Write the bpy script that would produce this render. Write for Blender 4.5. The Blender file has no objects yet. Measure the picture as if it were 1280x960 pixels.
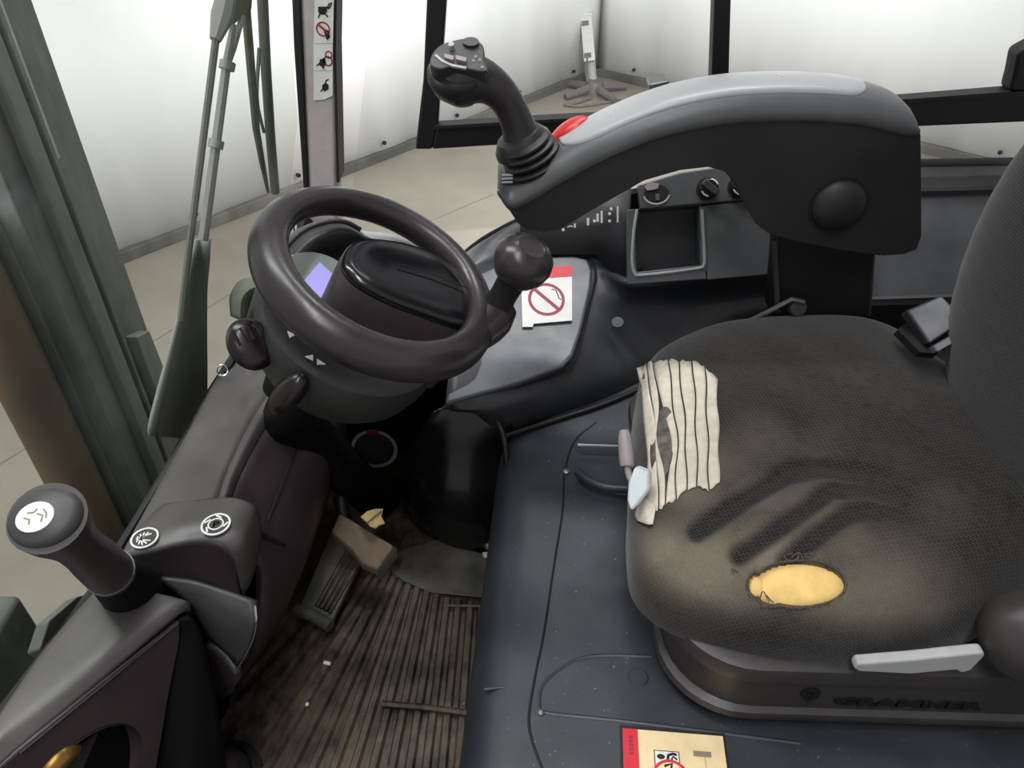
import bpy, bmesh, math, random
from mathutils import Vector, Matrix
random.seed(7)
scene = bpy.context.scene
COL = scene.collection

# ------------------------------------------------------------------ camera
PITCH = math.radians(38.0); FPX = 962.0; CAM_Z = 1.07
cam_d = bpy.data.cameras.new('camera'); cam = bpy.data.objects.new('camera', cam_d); COL.objects.link(cam)
cam_d.sensor_fit = 'HORIZONTAL'; cam_d.sensor_width = 36.0; cam_d.lens = 36.0*FPX/1280.0
cam_d.clip_start = 0.02; cam_d.clip_end = 60
cam.location = (0, 0, CAM_Z); cam.rotation_euler = (math.radians(90)-PITCH, 0, 0)
scene.camera = cam
# ------------------------------------------------------------------ light
world = bpy.data.worlds.new('world'); scene.world = world; world.use_nodes = True
bg = world.node_tree.nodes['Background']; bg.inputs[0].default_value = (0.97, 0.985, 1.0, 1); bg.inputs[1].default_value = 0.5
def area(name, loc, target, size, power, col=(.98, .985, 1)):
    l = bpy.data.lights.new(name, 'AREA'); l.shape = 'RECTANGLE'; l.size, l.size_y = size; l.energy = power; l.color = col
    o = bpy.data.objects.new(name, l); COL.objects.link(o); o.location = loc
    o.rotation_euler = (Vector(target)-Vector(loc)).to_track_quat('-Z', 'Y').to_euler(); return o
area('wall_fill_light', (0.9, 3.0, 0.95), (-0.1, 5.4, -0.5), (1.2, 0.5), 76)  # added area light without a known fixture, brightens the far hall corner
area('wall_fill_light', (-1.25, 0.7, 1.0), (-1.8, 3.4, -0.8), (1.0, 0.5), 15)  # added area light, lifts the left hall wall
area('hall_ceiling_lamp', (-0.1, -0.3, 3.0), (-0.05, 0.3, 0), (0.25, 1.5), 44)
area('hall_ceiling_lamp', (-1.0, 1.1, 3.0), (-0.7, 1.0, 0), (0.25, 1.5), 44)
area('hall_ceiling_lamp', (0.5, 2.0, 3.0), (0.4, 1.3, 0), (1.5, 0.25), 50)
scene.view_settings.view_transform = 'Standard'; scene.view_settings.look = 'None'
scene.view_settings.gamma = 1.0; scene.view_settings.use_curve_mapping = False
scene.view_settings.exposure = 0.0

# ------------------------------------------------------------------ helpers
SN, CS = math.sin(PITCH), math.cos(PITCH)
def ray(u, v):
    a = (u-640)/FPX; b = (480-v)/FPX
    return Vector((a, CS+SN*b, -SN+CS*b))
def O(): return Vector((0, 0, CAM_Z))
def Zp(u, v, z): r = ray(u, v); return O()+r*((z-CAM_Z)/r.z)
def Yp(u, v, y): r = ray(u, v); return O()+r*(y/r.y)
def Xp(u, v, x): r = ray(u, v); return O()+r*(x/r.x)
def Dp(u, v, d): return O()+ray(u, v)*d
def Pl(u, v, p0, n):
    r = ray(u, v); return O()+r*((p0-O()).dot(n)/r.dot(n))

def lin(c):
    out = []
    for k in c:
        k = k/255.0
        out.append(k/12.92 if k <= .04045 else ((k+.055)/1.055)**2.4)
    return tuple(out)+(1.0,)

def nmat(name):
    m = bpy.data.materials.new(name); m.use_nodes = True
    nt = m.node_tree; b = nt.nodes['Principled BSDF']
    return m, nt, b
def node(nt, t, **kw):
    n = nt.nodes.new(t)
    for k, v in kw.items(): setattr(n, k, v)
    return n
def coords(nt, scale=(1, 1, 1), rot=(0, 0, 0)):
    g = node(nt, 'ShaderNodeNewGeometry'); mp = node(nt, 'ShaderNodeMapping')
    nt.links.new(g.outputs['Position'], mp.inputs[0]); mp.inputs['Scale'].default_value = scale; mp.inputs['Rotation'].default_value = rot
    return mp.outputs[0]
def ramp(nt, src, stops):
    r = node(nt, 'ShaderNodeValToRGB'); nt.links.new(src, r.inputs[0])
    els = r.color_ramp.elements
    while len(els) < len(stops): els.new(0.5)
    for e, (p, c) in zip(els, stops): e.position = p; e.color = c
    return r.outputs[0]
def noise(nt, vec, scale, detail=3, rough=.5):
    n = node(nt, 'ShaderNodeTexNoise'); n.inputs['Scale'].default_value = scale; n.inputs['Detail'].default_value = detail
    n.inputs['Roughness'].default_value = rough; nt.links.new(vec, n.inputs['Vector']); return n.outputs[0]
def mix(nt, f, a, b):
    m = node(nt, 'ShaderNodeMix', data_type='RGBA')
    if isinstance(f, (int, float)): m.inputs[0].default_value = f
    else: nt.links.new(f, m.inputs[0])
    for i, x in ((6, a), (7, b)):
        if isinstance(x, tuple): m.inputs[i].default_value = x
        else: nt.links.new(x, m.inputs[i])
    return m.outputs[2]
def math_(nt, op, a, b=None):
    m = node(nt, 'ShaderNodeMath', operation=op)
    for i, x in ((0, a), (1, b)):
        if x is None: continue
        if isinstance(x, (int, float)): m.inputs[i].default_value = x
        else: nt.links.new(x, m.inputs[i])
    return m.outputs[0]
def bump(nt, b, h, strength=.3, dist=.001):
    bp = node(nt, 'ShaderNodeBump'); bp.inputs['Strength'].default_value = strength; bp.inputs['Distance'].default_value = dist
    nt.links.new(h, bp.inputs['Height']); nt.links.new(bp.outputs[0], b.inputs['Normal'])

def plastic(name, col, rough=.45, grain=900, gb=.25, var=.25, dust=None, spec=.5):
    m, nt, b = nmat(name); c = lin(col)
    v = coords(nt); n1 = noise(nt, v, 9, 4, .6)
    lo = tuple(k*(1-var) for k in c[:3])+(1,); hi = tuple(min(1, k*(1+var)) for k in c[:3])+(1,)
    base = ramp(nt, n1, [(.3, lo), (.7, hi)])
    if dust:
        sp = noise(nt, v, 230, 2, .4)
        f = ramp(nt, sp, [(.74, (0, 0, 0, 1)), (.79, (1, 1, 1, 1))])
        base = mix(nt, f, base, lin(dust))
    nt.links.new(base, b.inputs['Base Color'])
    r = ramp(nt, noise(nt, v, 25, 3), [(.25, (rough-.07,)*3+(1,)), (.75, (rough+.08,)*3+(1,))])
    nt.links.new(r, b.inputs['Roughness']); b.inputs['Specular IOR Level'].default_value = spec
    bump(nt, b, noise(nt, v, grain, 2), gb, .0006)
    return m
def flat(name, col, rough=.6, emit=0, metal=0, var=.06):
    m, nt, b = nmat(name); c = lin(col)
    v = coords(nt)
    lo = tuple(k*(1-var) for k in c[:3])+(1,); hi = tuple(min(1, k*(1+var)) for k in c[:3])+(1,)
    nt.links.new(ramp(nt, noise(nt, v, 60, 3), [(.3, lo), (.7, hi)]), b.inputs['Base Color'])
    b.inputs['Roughness'].default_value = rough; b.inputs['Metallic'].default_value = metal
    if emit: b.inputs['Emission Color'].default_value = c; b.inputs['Emission Strength'].default_value = emit
    return m

M = {}
M['dark'] = plastic('dark_plastic', (60, 51, 53), .42)
M['black'] = plastic('black_plastic', (20, 19, 20), .5)
M['gloss'] = plastic('gloss_black_plastic', (16, 16, 19), .16, gb=.08)
M['rim'] = plastic('wheel_rim_plastic', (50, 44, 46), .3, gb=.12)
M['grey'] = plastic('grey_plastic', (84, 80, 79), .38)
M['midgrey'] = plastic('mid_grey_plastic', (60, 60, 60), .45)
M['slate'] = plastic('slate_plastic', (48, 52, 57), .42, dust=(120, 125, 128))
M['console'] = plastic('console_plastic', (52, 53, 56), .4)
M['cover'] = plastic('cover_plastic', (80, 81, 82), .38)
M['inset'] = plastic('armrest_pad', (150, 153, 153), .32, var=.06)
M['lid'] = plastic('lid_plastic', (88, 92, 96), .36)
M['armside'] = plastic('armrest_side', (38, 35, 36), .55)
M['red'] = flat('red_plastic', (190, 30, 34), .35)
M['palegrip'] = flat('pale_grey_grip', (150, 140, 142), .5)
M['palewhite'] = flat('pale_white_plastic', (200, 206, 208), .4)
M['handle'] = flat('light_grey_plastic', (172, 172, 172), .4)
M['chrome'] = flat('chrome', (200, 200, 205), .2, metal=1)
M['steel'] = flat('dull_steel', (120, 120, 120), .4, metal=.7)
M['brass'] = flat('brass', (150, 112, 58), .35, metal=.8)
M['white'] = flat('white_print', (232, 230, 226), .5)
M['paper'] = flat('sticker_paper', (226, 226, 220), .45)
M['cream'] = flat('cream_sticker', (238, 214, 166), .45)
M['signred'] = flat('red_print', (214, 32, 50), .45)
M['darkred'] = flat('dark_red_print', (150, 30, 52), .5)
M['ink'] = flat('black_print', (20, 18, 20), .6)
M['greyprint'] = flat('grey_print', (140, 128, 110), .6)
M['leaf'] = flat('dry_leaf', (214, 184, 130), .7, var=.2)
M['screen'] = flat('lit_screen', (172, 168, 238), .3, emit=.55)
M['dial'] = flat('dial_face', (176, 184, 176), .5)
M['seal'] = flat('rubber_seal', (22, 20, 20), .6)
M['pillar'] = flat('painted_pillar', (182, 172, 172), .5)
M['frame'] = flat('black_painted_frame', (9, 8, 9), .55)
M['stand'] = flat('grey_painted_stand', (190, 188, 186), .5)
M['standdark'] = flat('dark_stand_base', (95, 90, 88), .6)
M['podgrey'] = plastic('pod_plastic', (46, 47, 45), .5)
M['stalk'] = plastic('stalk_plastic', (24, 15, 16), .26, gb=.05)
M['deepblack'] = plastic('deep_black_plastic', (7, 6, 7), .6, spec=.2)  # darker copy of black; deep shade of the footwell put into the colour
M['silver'] = flat('silver_trim', (165, 166, 166), .4)
M['post'] = flat('grey_post', (150, 148, 147), .5)
M['panelblue'] = plastic('rear_panel', (100, 102, 106), .5)

def rusty(name, c1, c2, scale=7):
    m, nt, b = nmat(name); v = coords(nt, (1, 1, .35))
    nt.links.new(ramp(nt, noise(nt, v, scale, 6, .65), [(.35, lin(c1)), (.65, lin(c2))]), b.inputs['Base Color'])
    b.inputs['Roughness'].default_value = .6; bump(nt, b, noise(nt, v, 60, 4), .3, .002); return m
M['mast'] = rusty('greasy_mast_steel', (60, 65, 61), (100, 104, 98), 11)
M['mast2'] = rusty('mast_inner_steel', (72, 76, 72), (108, 111, 104))
M['rust'] = rusty('rusty_cylinder', (58, 50, 42), (96, 74, 54))
M['wiper'] = flat('dusty_wiper_metal', (118, 120, 114), .55)
M['wiper2'] = flat('dusty_green_hose', (84, 87, 76), .6)

def glass_mat(name, tint, haze):
    m = bpy.data.materials.new(name); m.use_nodes = True; nt = m.node_tree; nt.nodes.clear()
    out = node(nt, 'ShaderNodeOutputMaterial'); tr = node(nt, 'ShaderNodeBsdfTransparent'); tr.inputs[0].default_value = tint
    gl = node(nt, 'ShaderNodeBsdfGlossy'); gl.inputs['Roughness'].default_value = .03
    df = node(nt, 'ShaderNodeBsdfDiffuse'); df.inputs[0].default_value = (.55, .58, .55, 1)
    fr = node(nt, 'ShaderNodeValue'); fr.outputs[0].default_value = .025
    m1 = node(nt, 'ShaderNodeMixShader'); m2 = node(nt, 'ShaderNodeMixShader')
    nt.links.new(fr.outputs[0], m1.inputs[0]); nt.links.new(tr.outputs[0], m1.inputs[1]); nt.links.new(gl.outputs[0], m1.inputs[2])
    v = coords(nt); n = noise(nt, v, 4, 4, .6)
    f = ramp(nt, n, [(.35, (haze*.6,)*3+(1,)), (.7, (haze*1.4,)*3+(1,))])
    nt.links.new(f, m2.inputs[0]); nt.links.new(m1.outputs[0], m2.inputs[1]); nt.links.new(df.outputs[0], m2.inputs[2])
    nt.links.new(m2.outputs[0], out.inputs[0]); return m
M['glass'] = glass_mat('dusty_windscreen_glass', (.93, .95, .93, 1), .03)
M['glass2'] = glass_mat('side_glass', (.96, .97, .96, 1), .015)

# ---- objects
def finish(o, label=None, cat=None, group=None, kind=None):
    if label: o['label'] = label
    if cat: o['category'] = cat
    if group: o['group'] = group
    if kind: o['kind'] = kind
    return o
def thing(name, loc, label=None, cat=None, group=None, kind=None):
    o = bpy.data.objects.new(name, None); COL.objects.link(o); o.location = loc; o.empty_display_size = .05
    return finish(o, label, cat, group, kind)
def root_loc(p):
    while p.parent: p = p.parent
    return Vector(p.location)
def mk(name, verts, faces, mat, parent=None, sm=40, bev=0, seg=3, sub=0, thick=0, off=-1, mats=None, fmat=None):
    verts = [Vector(v) for v in verts]
    if parent is None:
        xs = [v.x for v in verts]; ys = [v.y for v in verts]; zs = [v.z for v in verts]
        loc = Vector(((min(xs)+max(xs))/2, (min(ys)+max(ys))/2, min(zs)))
    else: loc = root_loc(parent)
    me = bpy.data.meshes.new(name); me.from_pydata([v-loc for v in verts], [], faces)
    bm = bmesh.new(); bm.from_mesh(me); bmesh.ops.remove_doubles(bm, verts=bm.verts, dist=1e-6)
    bmesh.ops.recalc_face_normals(bm, faces=bm.faces); bm.to_mesh(me); bm.free()
    me.polygons.foreach_set('use_smooth', [True]*len(me.polygons))
    if sm is not None and not sub: me.set_sharp_from_angle(angle=math.radians(sm))
    me.materials.append(M[mat] if isinstance(mat, str) else mat)
    o = bpy.data.objects.new(name, me); COL.objects.link(o)
    if parent is None: o.location = loc
    else: o.parent = parent
    if thick:
        s = o.modifiers.new('thick', 'SOLIDIFY'); s.thickness = thick; s.offset = off
    if bev:
        b = o.modifiers.new('bevel', 'BEVEL'); b.width = bev; b.segments = seg; b.limit_method = 'ANGLE'; b.angle_limit = math.radians(35); b.harden_normals = True
    if sub:
        s = o.modifiers.new('sub', 'SUBSURF'); s.levels = sub; s.render_levels = sub
    return o
def grid_faces(nr, nc, wrap=False, start=0):
    f = []
    for i in range(nr-1):
        for j in range(nc if wrap else nc-1):
            a = start+i*nc+j; b = start+i*nc+(j+1) % nc
            f.append((a, b, b+nc, a+nc))
    return f
def cr(pts, n):
    """Catmull-Rom through points, n samples per span"""
    P = [Vector(p) for p in pts]; out = []
    for i in range(len(P)-1):
        p0 = P[i-1] if i else P[i]*2-P[i+1]; p1 = P[i]; p2 = P[i+1]; p3 = P[i+2] if i+2 < len(P) else P[i+1]*2-P[i]
        for k in range(n):
            t = k/n
            out.append(.5*((2*p1)+(p2-p0)*t+(2*p0-5*p1+4*p2-p3)*t*t+(3*p1-p0-3*p2+p3)*t**3))
    out.append(P[-1]); return out
def loft(name, rows, mat, parent=None, thick=.008, n=4, m=4, off=-1, **kw):
    """smooth sheet through rows of points, given thickness"""
    R = [cr(r, n) for r in rows] if n > 1 else [[Vector(p) for p in r] for r in rows]
    if m > 1:
        cols = [cr([r[j] for r in R], m) for j in range(len(R[0]))]
        R = [[c[i] for c in cols] for i in range(len(cols[0]))]
    nr, nc = len(R), len(R[0]); v = [p for r in R for p in r]; f = grid_faces(nr, nc)
    # orient towards the camera side before thickening
    a, b, c_ = v[0], v[nc-1], v[(nr-1)*nc]
    o = mk(name, v, f, mat, parent, thick=0, **kw)
    me = o.data
    tot = Vector((0, 0, 0)); cen = Vector((0, 0, 0)); base = root_loc(o) 
    for p in me.polygons: tot += p.normal*p.area; cen += p.center
    cen = cen/max(1, len(me.polygons))+base
    if tot.dot(O()-cen) < 0: me.flip_normals()
    if thick:
        s = o.modifiers.new('thick', 'SOLIDIFY'); s.thickness = thick; s.offset = off
        if len(o.modifiers) > 1: o.modifiers.move(len(o.modifiers)-1, 0)
    return o
def frames(P):
    T = []
    for i in range(len(P)):
        a = P[max(0, i-1)]; b = P[min(len(P)-1, i+1)]; T.append((b-a).normalized())
    up = Vector((0, 0, 1)) if abs(T[0].z) < .9 else Vector((1, 0, 0))
    N = (up-T[0]*up.dot(T[0])).normalized(); out = []
    for t in T:
        N = (N-t*N.dot(t)).normalized(); out.append((t, N, t.cross(N)))
    return out
def tube(name, pts, r, mat, parent=None, n=12, smooth=0, squash=1, **kw):
    P = cr(pts, smooth) if smooth else [Vector(p) for p in pts]
    if isinstance(r, (int, float)): rr = [r]*len(P)
    elif smooth:
        rr = [q.x for q in cr([(k, 0, 0) for k in r], smooth)]
    else: rr = list(r)
    v = []
    for p, (t, a, b), k in zip(P, frames(P), rr):
        for j in range(n):
            g = 2*math.pi*j/n; v.append(p+a*(math.cos(g)*k)+b*(math.sin(g)*k*squash))
    f = grid_faces(len(P), n, True)
    f.append(tuple(range(n))); f.append(tuple(range((len(P)-1)*n, len(P)*n)))
    return mk(name, v, f, mat, parent, **kw)
def basis(n, hint=Vector((1, 0, 0))):
    n = n.normalized(); e = (hint-n*hint.dot(n)).normalized(); return e, n.cross(e), n
def lathe(name, prof, origin, axis, mat, parent=None, n=32, hint=Vector((1, 0, 0)), sx=1, sy=1, **kw):
    e1, e2, a = basis(Vector(axis), hint); v = []
    for r, h in prof:
        for j in range(n):
            g = 2*math.pi*j/n; v.append(Vector(origin)+a*h+e1*(r*sx*math.cos(g))+e2*(r*sy*math.sin(g)))
    f = grid_faces(len(prof), n, True)
    if prof[0][0] < .002: f.append(tuple(range(n)))
    if prof[-1][0] < .002: f.append(tuple(range((len(prof)-1)*n, len(prof)*n)))
    return mk(name, v, f, mat, parent, **kw)
def prism(name, poly, ext, mat, parent=None, **kw):
    P = [Vector(p) for p in poly]; ext = Vector(ext); n = len(P)
    v = P+[p+ext for p in P]
    f = [tuple(range(n)), tuple(range(n, 2*n))]+[(i, (i+1) % n, n+(i+1) % n, n+i) for i in range(n)]
    return mk(name, v, f, mat, parent, **kw)
def box(name, c, size, mat, parent=None, rot=None, **kw):
    c = Vector(c); R = rot or Matrix.Identity(3); v = []
    for sx in (-.5, .5):
        for sy in (-.5, .5):
            for sz in (-.5, .5): v.append(c+R @ Vector((sx*size[0], sy*size[1], sz*size[2])))
    f = [(0, 1, 3, 2), (4, 5, 7, 6), (0, 1, 5, 4), (2, 3, 7, 6), (0, 2, 6, 4), (1, 3, 7, 5)]
    return mk(name, v, f, mat, parent, **kw)
def smoothpoly(pts, n=4, closed=True):
    P = [Vector(p) for p in pts]
    if not closed: return cr(P, n)
    Q = [P[-1]]+P+[P[0], P[1]]
    c = cr(Q, n); return c[n:-n-1] if False else c[n:n+len(P)*n]
class Frame:
    """flat local frame for stickers and print: origin, ex, ey, normal n"""
    def __init__(s, o, ex, ey):
        s.o = Vector(o); s.ex = Vector(ex).normalized(); s.n = s.ex.cross(Vector(ey)).normalized(); s.ey = s.n.cross(s.ex).normalized()
    def p(s, x, y, h=0): return s.o+s.ex*x+s.ey*y+s.n*h
    def px(s, u, v):      # pixel -> local xy on this plane
        q = Pl(u, v, s.o, s.n)-s.o; return (q.dot(s.ex), q.dot(s.ey))
    def poly(s, name, pts, h0, h1, mat, parent, **kw):
        return prism(name, [s.p(x, y, h0) for x, y in pts], s.n*(h1-h0), mat, parent, **kw)
    def pxpoly(s, name, pts, h0, h1, mat, parent, **kw):
        return s.poly(name, [s.px(u, v) for u, v in pts], h0, h1, mat, parent, **kw)
    def ring(s, name, cx, cy, r0, r1, h0, h1, mat, parent, n=40, ky=1):
        v = []
        for h, r in ((h0, r0), (h0, r1), (h1, r1), (h1, r0)):
            for j in range(n):
                g = 2*math.pi*j/n; v.append(s.p(cx+r*math.cos(g), cy+r*ky*math.sin(g), h))
        f = grid_faces(4, n, True)+[(3*n+j, 3*n+(j+1) % n, (j+1) % n, j) for j in range(n)]
        return mk(name, v, f, mat, parent)
    def disc(s, name, cx, cy, r, h0, h1, mat, parent, n=28, ky=1):
        return s.poly(name, [(cx+r*math.cos(2*math.pi*j/n), cy+r*ky*math.sin(2*math.pi*j/n)) for j in range(n)], h0, h1, mat, parent)
    def stroke(s, name, pts, w, h0, h1, mat, parent):
        P = [Vector((x, y, 0)) for x, y in pts]; L = []; Rr = []
        for i, p in enumerate(P):
            t = (P[min(i+1, len(P)-1)]-P[max(0, i-1)]).normalized(); q = Vector((-t.y, t.x, 0))*w/2
            L.append((p.x+q.x, p.y+q.y)); Rr.append((p.x-q.x, p.y-q.y))
        v = []
        for h in (h0, h1):
            for a, b in zip(L, Rr): v += [s.p(a[0], a[1], h), s.p(b[0], b[1], h)]
        n = len(P)*2; f = []
        for i in range(len(P)-1):
            k = 2*i; f += [(k, k+1, k+3, k+2), (n+k, n+k+1, n+k+3, n+k+2), (k, k+2, n+k+2, n+k), (k+1, k+3, n+k+3, n+k+1)]
        f += [(0, 1, n+1, n), (n-2, n-1, 2*n-1, 2*n-2)]
        return mk(name, v, f, mat, parent)
def text_mesh(name, body, fr, x, y, size, depth, mat, parent, width=None, bold=.0):
    cu = bpy.data.curves.new(name, 'FONT'); cu.body = body; cu.size = size; cu.extrude = depth; cu.offset = bold; cu.resolution_u = 3
    to = bpy.data.objects.new(name+'_tmp', cu); COL.objects.link(to); bpy.context.view_layer.update()
    dg = bpy.context.evaluated_depsgraph_get(); me = bpy.data.meshes.new_from_object(to.evaluated_get(dg))
    bpy.data.objects.remove(to); base = root_loc(parent)
    w = max(v.co.x for v in me.vertices)-min(v.co.x for v in me.vertices); k = width/w if width else 1
    for vv in me.vertices: vv.co = fr.p(x+vv.co.x*k, y+vv.co.y, vv.co.z)-base
    me.materials.append(M[mat]); o = bpy.data.objects.new(name, me); COL.objects.link(o); o.parent = parent; return o
def bolt(p, n, r, parent, mat='steel', name='bolt'):
    return lathe(name, [(0.001, 0), (r, 0), (r, r*.5), (r*.6, r*.8), (.001, r*.8)], p, n, mat, parent, n=10)

# ------------------------------------------------------------------ hall
GZ = -0.70
def concrete():
    m, nt, b = nmat('concrete_floor'); v = coords(nt)
    c = ramp(nt, noise(nt, v, 1.3, 6, .65), [(.3, lin((118, 111, 101))), (.55, lin((135, 127, 115))), (.75, lin((128, 124, 116)))])
    sp = ramp(nt, noise(nt, v, 26, 4, .7), [(.28, (1, 1, 1, 1)), (.36, (0, 0, 0, 1))])
    nt.links.new(mix(nt, math_(nt, 'MULTIPLY', sp, .35), c, lin((112, 107, 97))), b.inputs['Base Color'])
    b.inputs['Roughness'].default_value = .42; bump(nt, b, noise(nt, v, 90, 4), .12, .002); return m
M['concrete'] = concrete()
def sheet():
    m, nt, b = nmat('white_sheet_wall'); v = coords(nt, (1, 1, .3))
    nt.links.new(ramp(nt, noise(nt, v, 2.2, 4), [(.3, lin((226, 227, 227))), (.7, lin((236, 236, 235)))]), b.inputs['Base Color'])
    b.inputs['Roughness'].default_value = .55; return m
M['sheet'] = sheet()
M['skirt'] = rusty('dirty_base_strip', (70, 68, 65), (108, 104, 97), 3)
M['joint'] = flat('floor_joint', (118, 112, 102), .8)
def structure(o): o['kind'] = 'structure'; return o
floor = structure(box('floor', (0, 2.5, GZ-.05), (14, 13, .1), 'concrete'))
def gl(u, v): return Zp(u, v, GZ)
for pts in ([(505, 290), (570, 264), (600, 250)], [(0, 580), (60, 545), (130, 500)], [(170, 440), (260, 385), (300, 360)]):
    P = [gl(*p) for p in pts]; d = (P[-1]-P[0]).normalized(); P = [P[0]-d*.1, P[-1]+d*.1]; w = Vector((-d.y, d.x, 0))*.004
    prism('floor_joint', [P[0]+w, P[1]+w, P[1]-w, P[0]-w], (0, 0, .0015), 'joint', floor)
cor = gl(746, 93); dl = (gl(155, 325)-cor).normalized(); dr = Vector((-dl.y, dl.x, 0))
if dr.x < 0: dr = -dr
def hall_wall(name, d, L, nin):
    rows = []
    N = 90
    for z in (0.04, .9, 1.8, 2.7, 3.6):
        rows.append([cor+d*(L*i/N)+nin*(.008*math.sin(i*.9+z*.5)+.004*math.sin(i*2.3-z)+.004)+Vector((0, 0, z)) for i in range(N+1)])
    o = loft(name, rows, 'sheet', None, thick=.02, n=1, m=1)
    structure(o)
    a = cor+nin*.035; b = a+d*L
    prism('base_strip', [a, b, b+Vector((0, 0, .055)), a+Vector((0, 0, .055))], -nin*.05, 'skirt', o, bev=.004)
    for i in range(14):
        p = cor+d*(.35+i*.62)+nin*.028+Vector((0, 0, .105))
        lathe('eyelet', [(.004, 0), (.012, 0), (.012, .014), (.004, .016)], p, nin, 'seal', o, n=10)
    return o
nl = Vector((-dl.y, dl.x, 0)); nl = nl if nl.dot(-cor) > 0 else -nl
nr_ = Vector((-dr.y, dr.x, 0)); nr_ = nr_ if nr_.dot(-cor) > 0 else -nr_
hall_wall('wall_left', dl, 8.5, nl); hall_wall('wall_right', dr, 8.5, nr_)

# pole stand in the corner of the hall
pb = gl(742, 117); st = thing('pole_stand', pb, 'grey pole stand with a switch box, standing in the far white corner', 'stand')
d0 = (pb-O()).dot(Vector((0, CS, -SN)))
top = Dp(733, -60, d0*.985); mid1 = Dp(738, 72, d0); 
tube('lower_post', [pb, mid1], .034, 'post', st)
tube('upper_post', [mid1, Dp(734, 18, d0), top], .024, 'post', st)
ax = (Dp(733, 20, d0)-Dp(737, 70, d0)).normalized(); tof = (O()-mid1); tof.z = 0; tof.normalize(); sd = ax.cross(tof).normalized()
Rm = Matrix((sd, tof, ax)).transposed(); bc = (Dp(735, 45, d0))+tof*.05
bx_ = box('switch_box', bc, (.082, .06, .32), 'stand', st, rot=Rm, bev=.006)
for h in (.115, -.115): box('vent_plate', bc+ax*h+tof*.031+sd*-.01, (.05, .006, .035), 'standdark', bx_, rot=Rm)
box('post_collar', Dp(733.5, 17, d0)+tof*.02, (.08, .07, .03), 'stand', st, rot=Rm, bev=.004)
tube('cable', [Dp(735, 72, d0*.99), Dp(732, 82, d0*.99), Dp(733, 95, d0*.99), pb+Vector((-.03, -.05, .02))], .008, 'standdark', st, smooth=4, n=8)
for a in (20, 140, 215, 300):
    e = pb+Vector((math.cos(math.radians(a)), math.sin(math.radians(a)), 0))*.26
    tube('foot', [pb+Vector((0, 0, .05)), e+Vector((0, 0, .022))], [.035, .022], 'standdark', st, n=8)
lathe('base_clamp', [(.001, 0), (.07, 0), (.07, .06), (.05, .09), (.001, .09)], pb, (0, 0, 1), 'standdark', st, n=16)
cp = [gl(740, 124), gl(722, 130), gl(706, 133), gl(730, 134), gl(775, 127)]
o = tube('floor_cable', [p+Vector((0, 0, .01)) for p in cp], .010, 'standdark', None, smooth=5, n=8); finish(o, 'thin dark cable lying on the floor by the pole stand', 'cable')

# ------------------------------------------------------------------ mast and wipers beyond the windscreen
mast = thing('lift_mast', (-.75, 1.2, GZ), 'heavy grey-green steel lift mast upright rising outside the windscreen', 'mast')
XM = -.70
e0 = Xp(100, 245, XM)                       # right (rear) edge
def up(p, z0, z1): return [Vector((p.x, p.y, z0)), Vector((p.x, p.y, z1))]
def beam(name, x0, x1, y0, y1, z0, z1, mat, par, bev=.004): return box(name, ((x0+x1)/2, (y0+y1)/2, (z0+z1)/2), (x1-x0, y1-y0, z1-z0), mat, par, bev=bev)
ym = e0.y
beam('outer_channel', XM-.035, XM, ym-.16, ym+.06, GZ, 1.02, 'mast', mast)
beam('channel_flange', XM-.12, XM-.03, ym-.165, ym-.135, GZ, .96, 'mast', mast)
beam('inner_channel', XM-.012, XM+.014, ym-.105, ym-.065, GZ, .94, 'mast2', mast)
beam('guide_highlight_strip', XM-.004, XM+.012, ym-.040, ym-.034, .62, .93, 'post', mast, .001)  # pale strip standing in for the highlight line down the mast
beam('guide_highlight_strip', XM-.004, XM+.012, ym-.05, ym-.040, GZ, .9, 'mast', mast, .002)
tube('tilt_cylinder', [(XM-.07, ym-.21, GZ), (XM-.07, ym-.21, .60)], .042, 'rust', mast, n=24)
lathe('cylinder_head', [(.001, 0), (.055, 0), (.055, .05), (.03, .06), (.001, .06)], (XM-.03, ym-.03, .90), (0, 0, 1), 'mast', mast, n=20)
for z in (.25, .31, .37): bolt(Vector((XM+.005, ym-.005, z)), (1, 0, 0), .014, mast, 'mast2')
prism('stop_block', [Vector((XM-.01, ym-.02, .28)), Vector((XM-.01, ym+.03, .26)), Vector((XM-.01, ym+.035, .17)), Vector((XM-.01, ym-.02, .10))], (.03, 0, 0), 'mast2', mast, bev=.003)
lm = thing('lift_cylinder', (-.8, .55, GZ), 'dark green steel lift cylinder post low outside the glass by the lever', 'cylinder')
e1_ = Xp(25, 768, -.72)
beam('cylinder_housing', -.80, -.70, e1_.y-.22, e1_.y, GZ, .16, 'mast', lm, .01)
tube('piston_rod', [(-.76, e1_.y-.1, .1), (-.76, e1_.y-.1, .2)], .03, 'steel', lm)
lathe('gland', [(.001, 0), (.045, 0), (.045, .04), (.001, .04)], (-.76, e1_.y-.1, .16), (0, 0, 1), 'mast2', lm)

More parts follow.
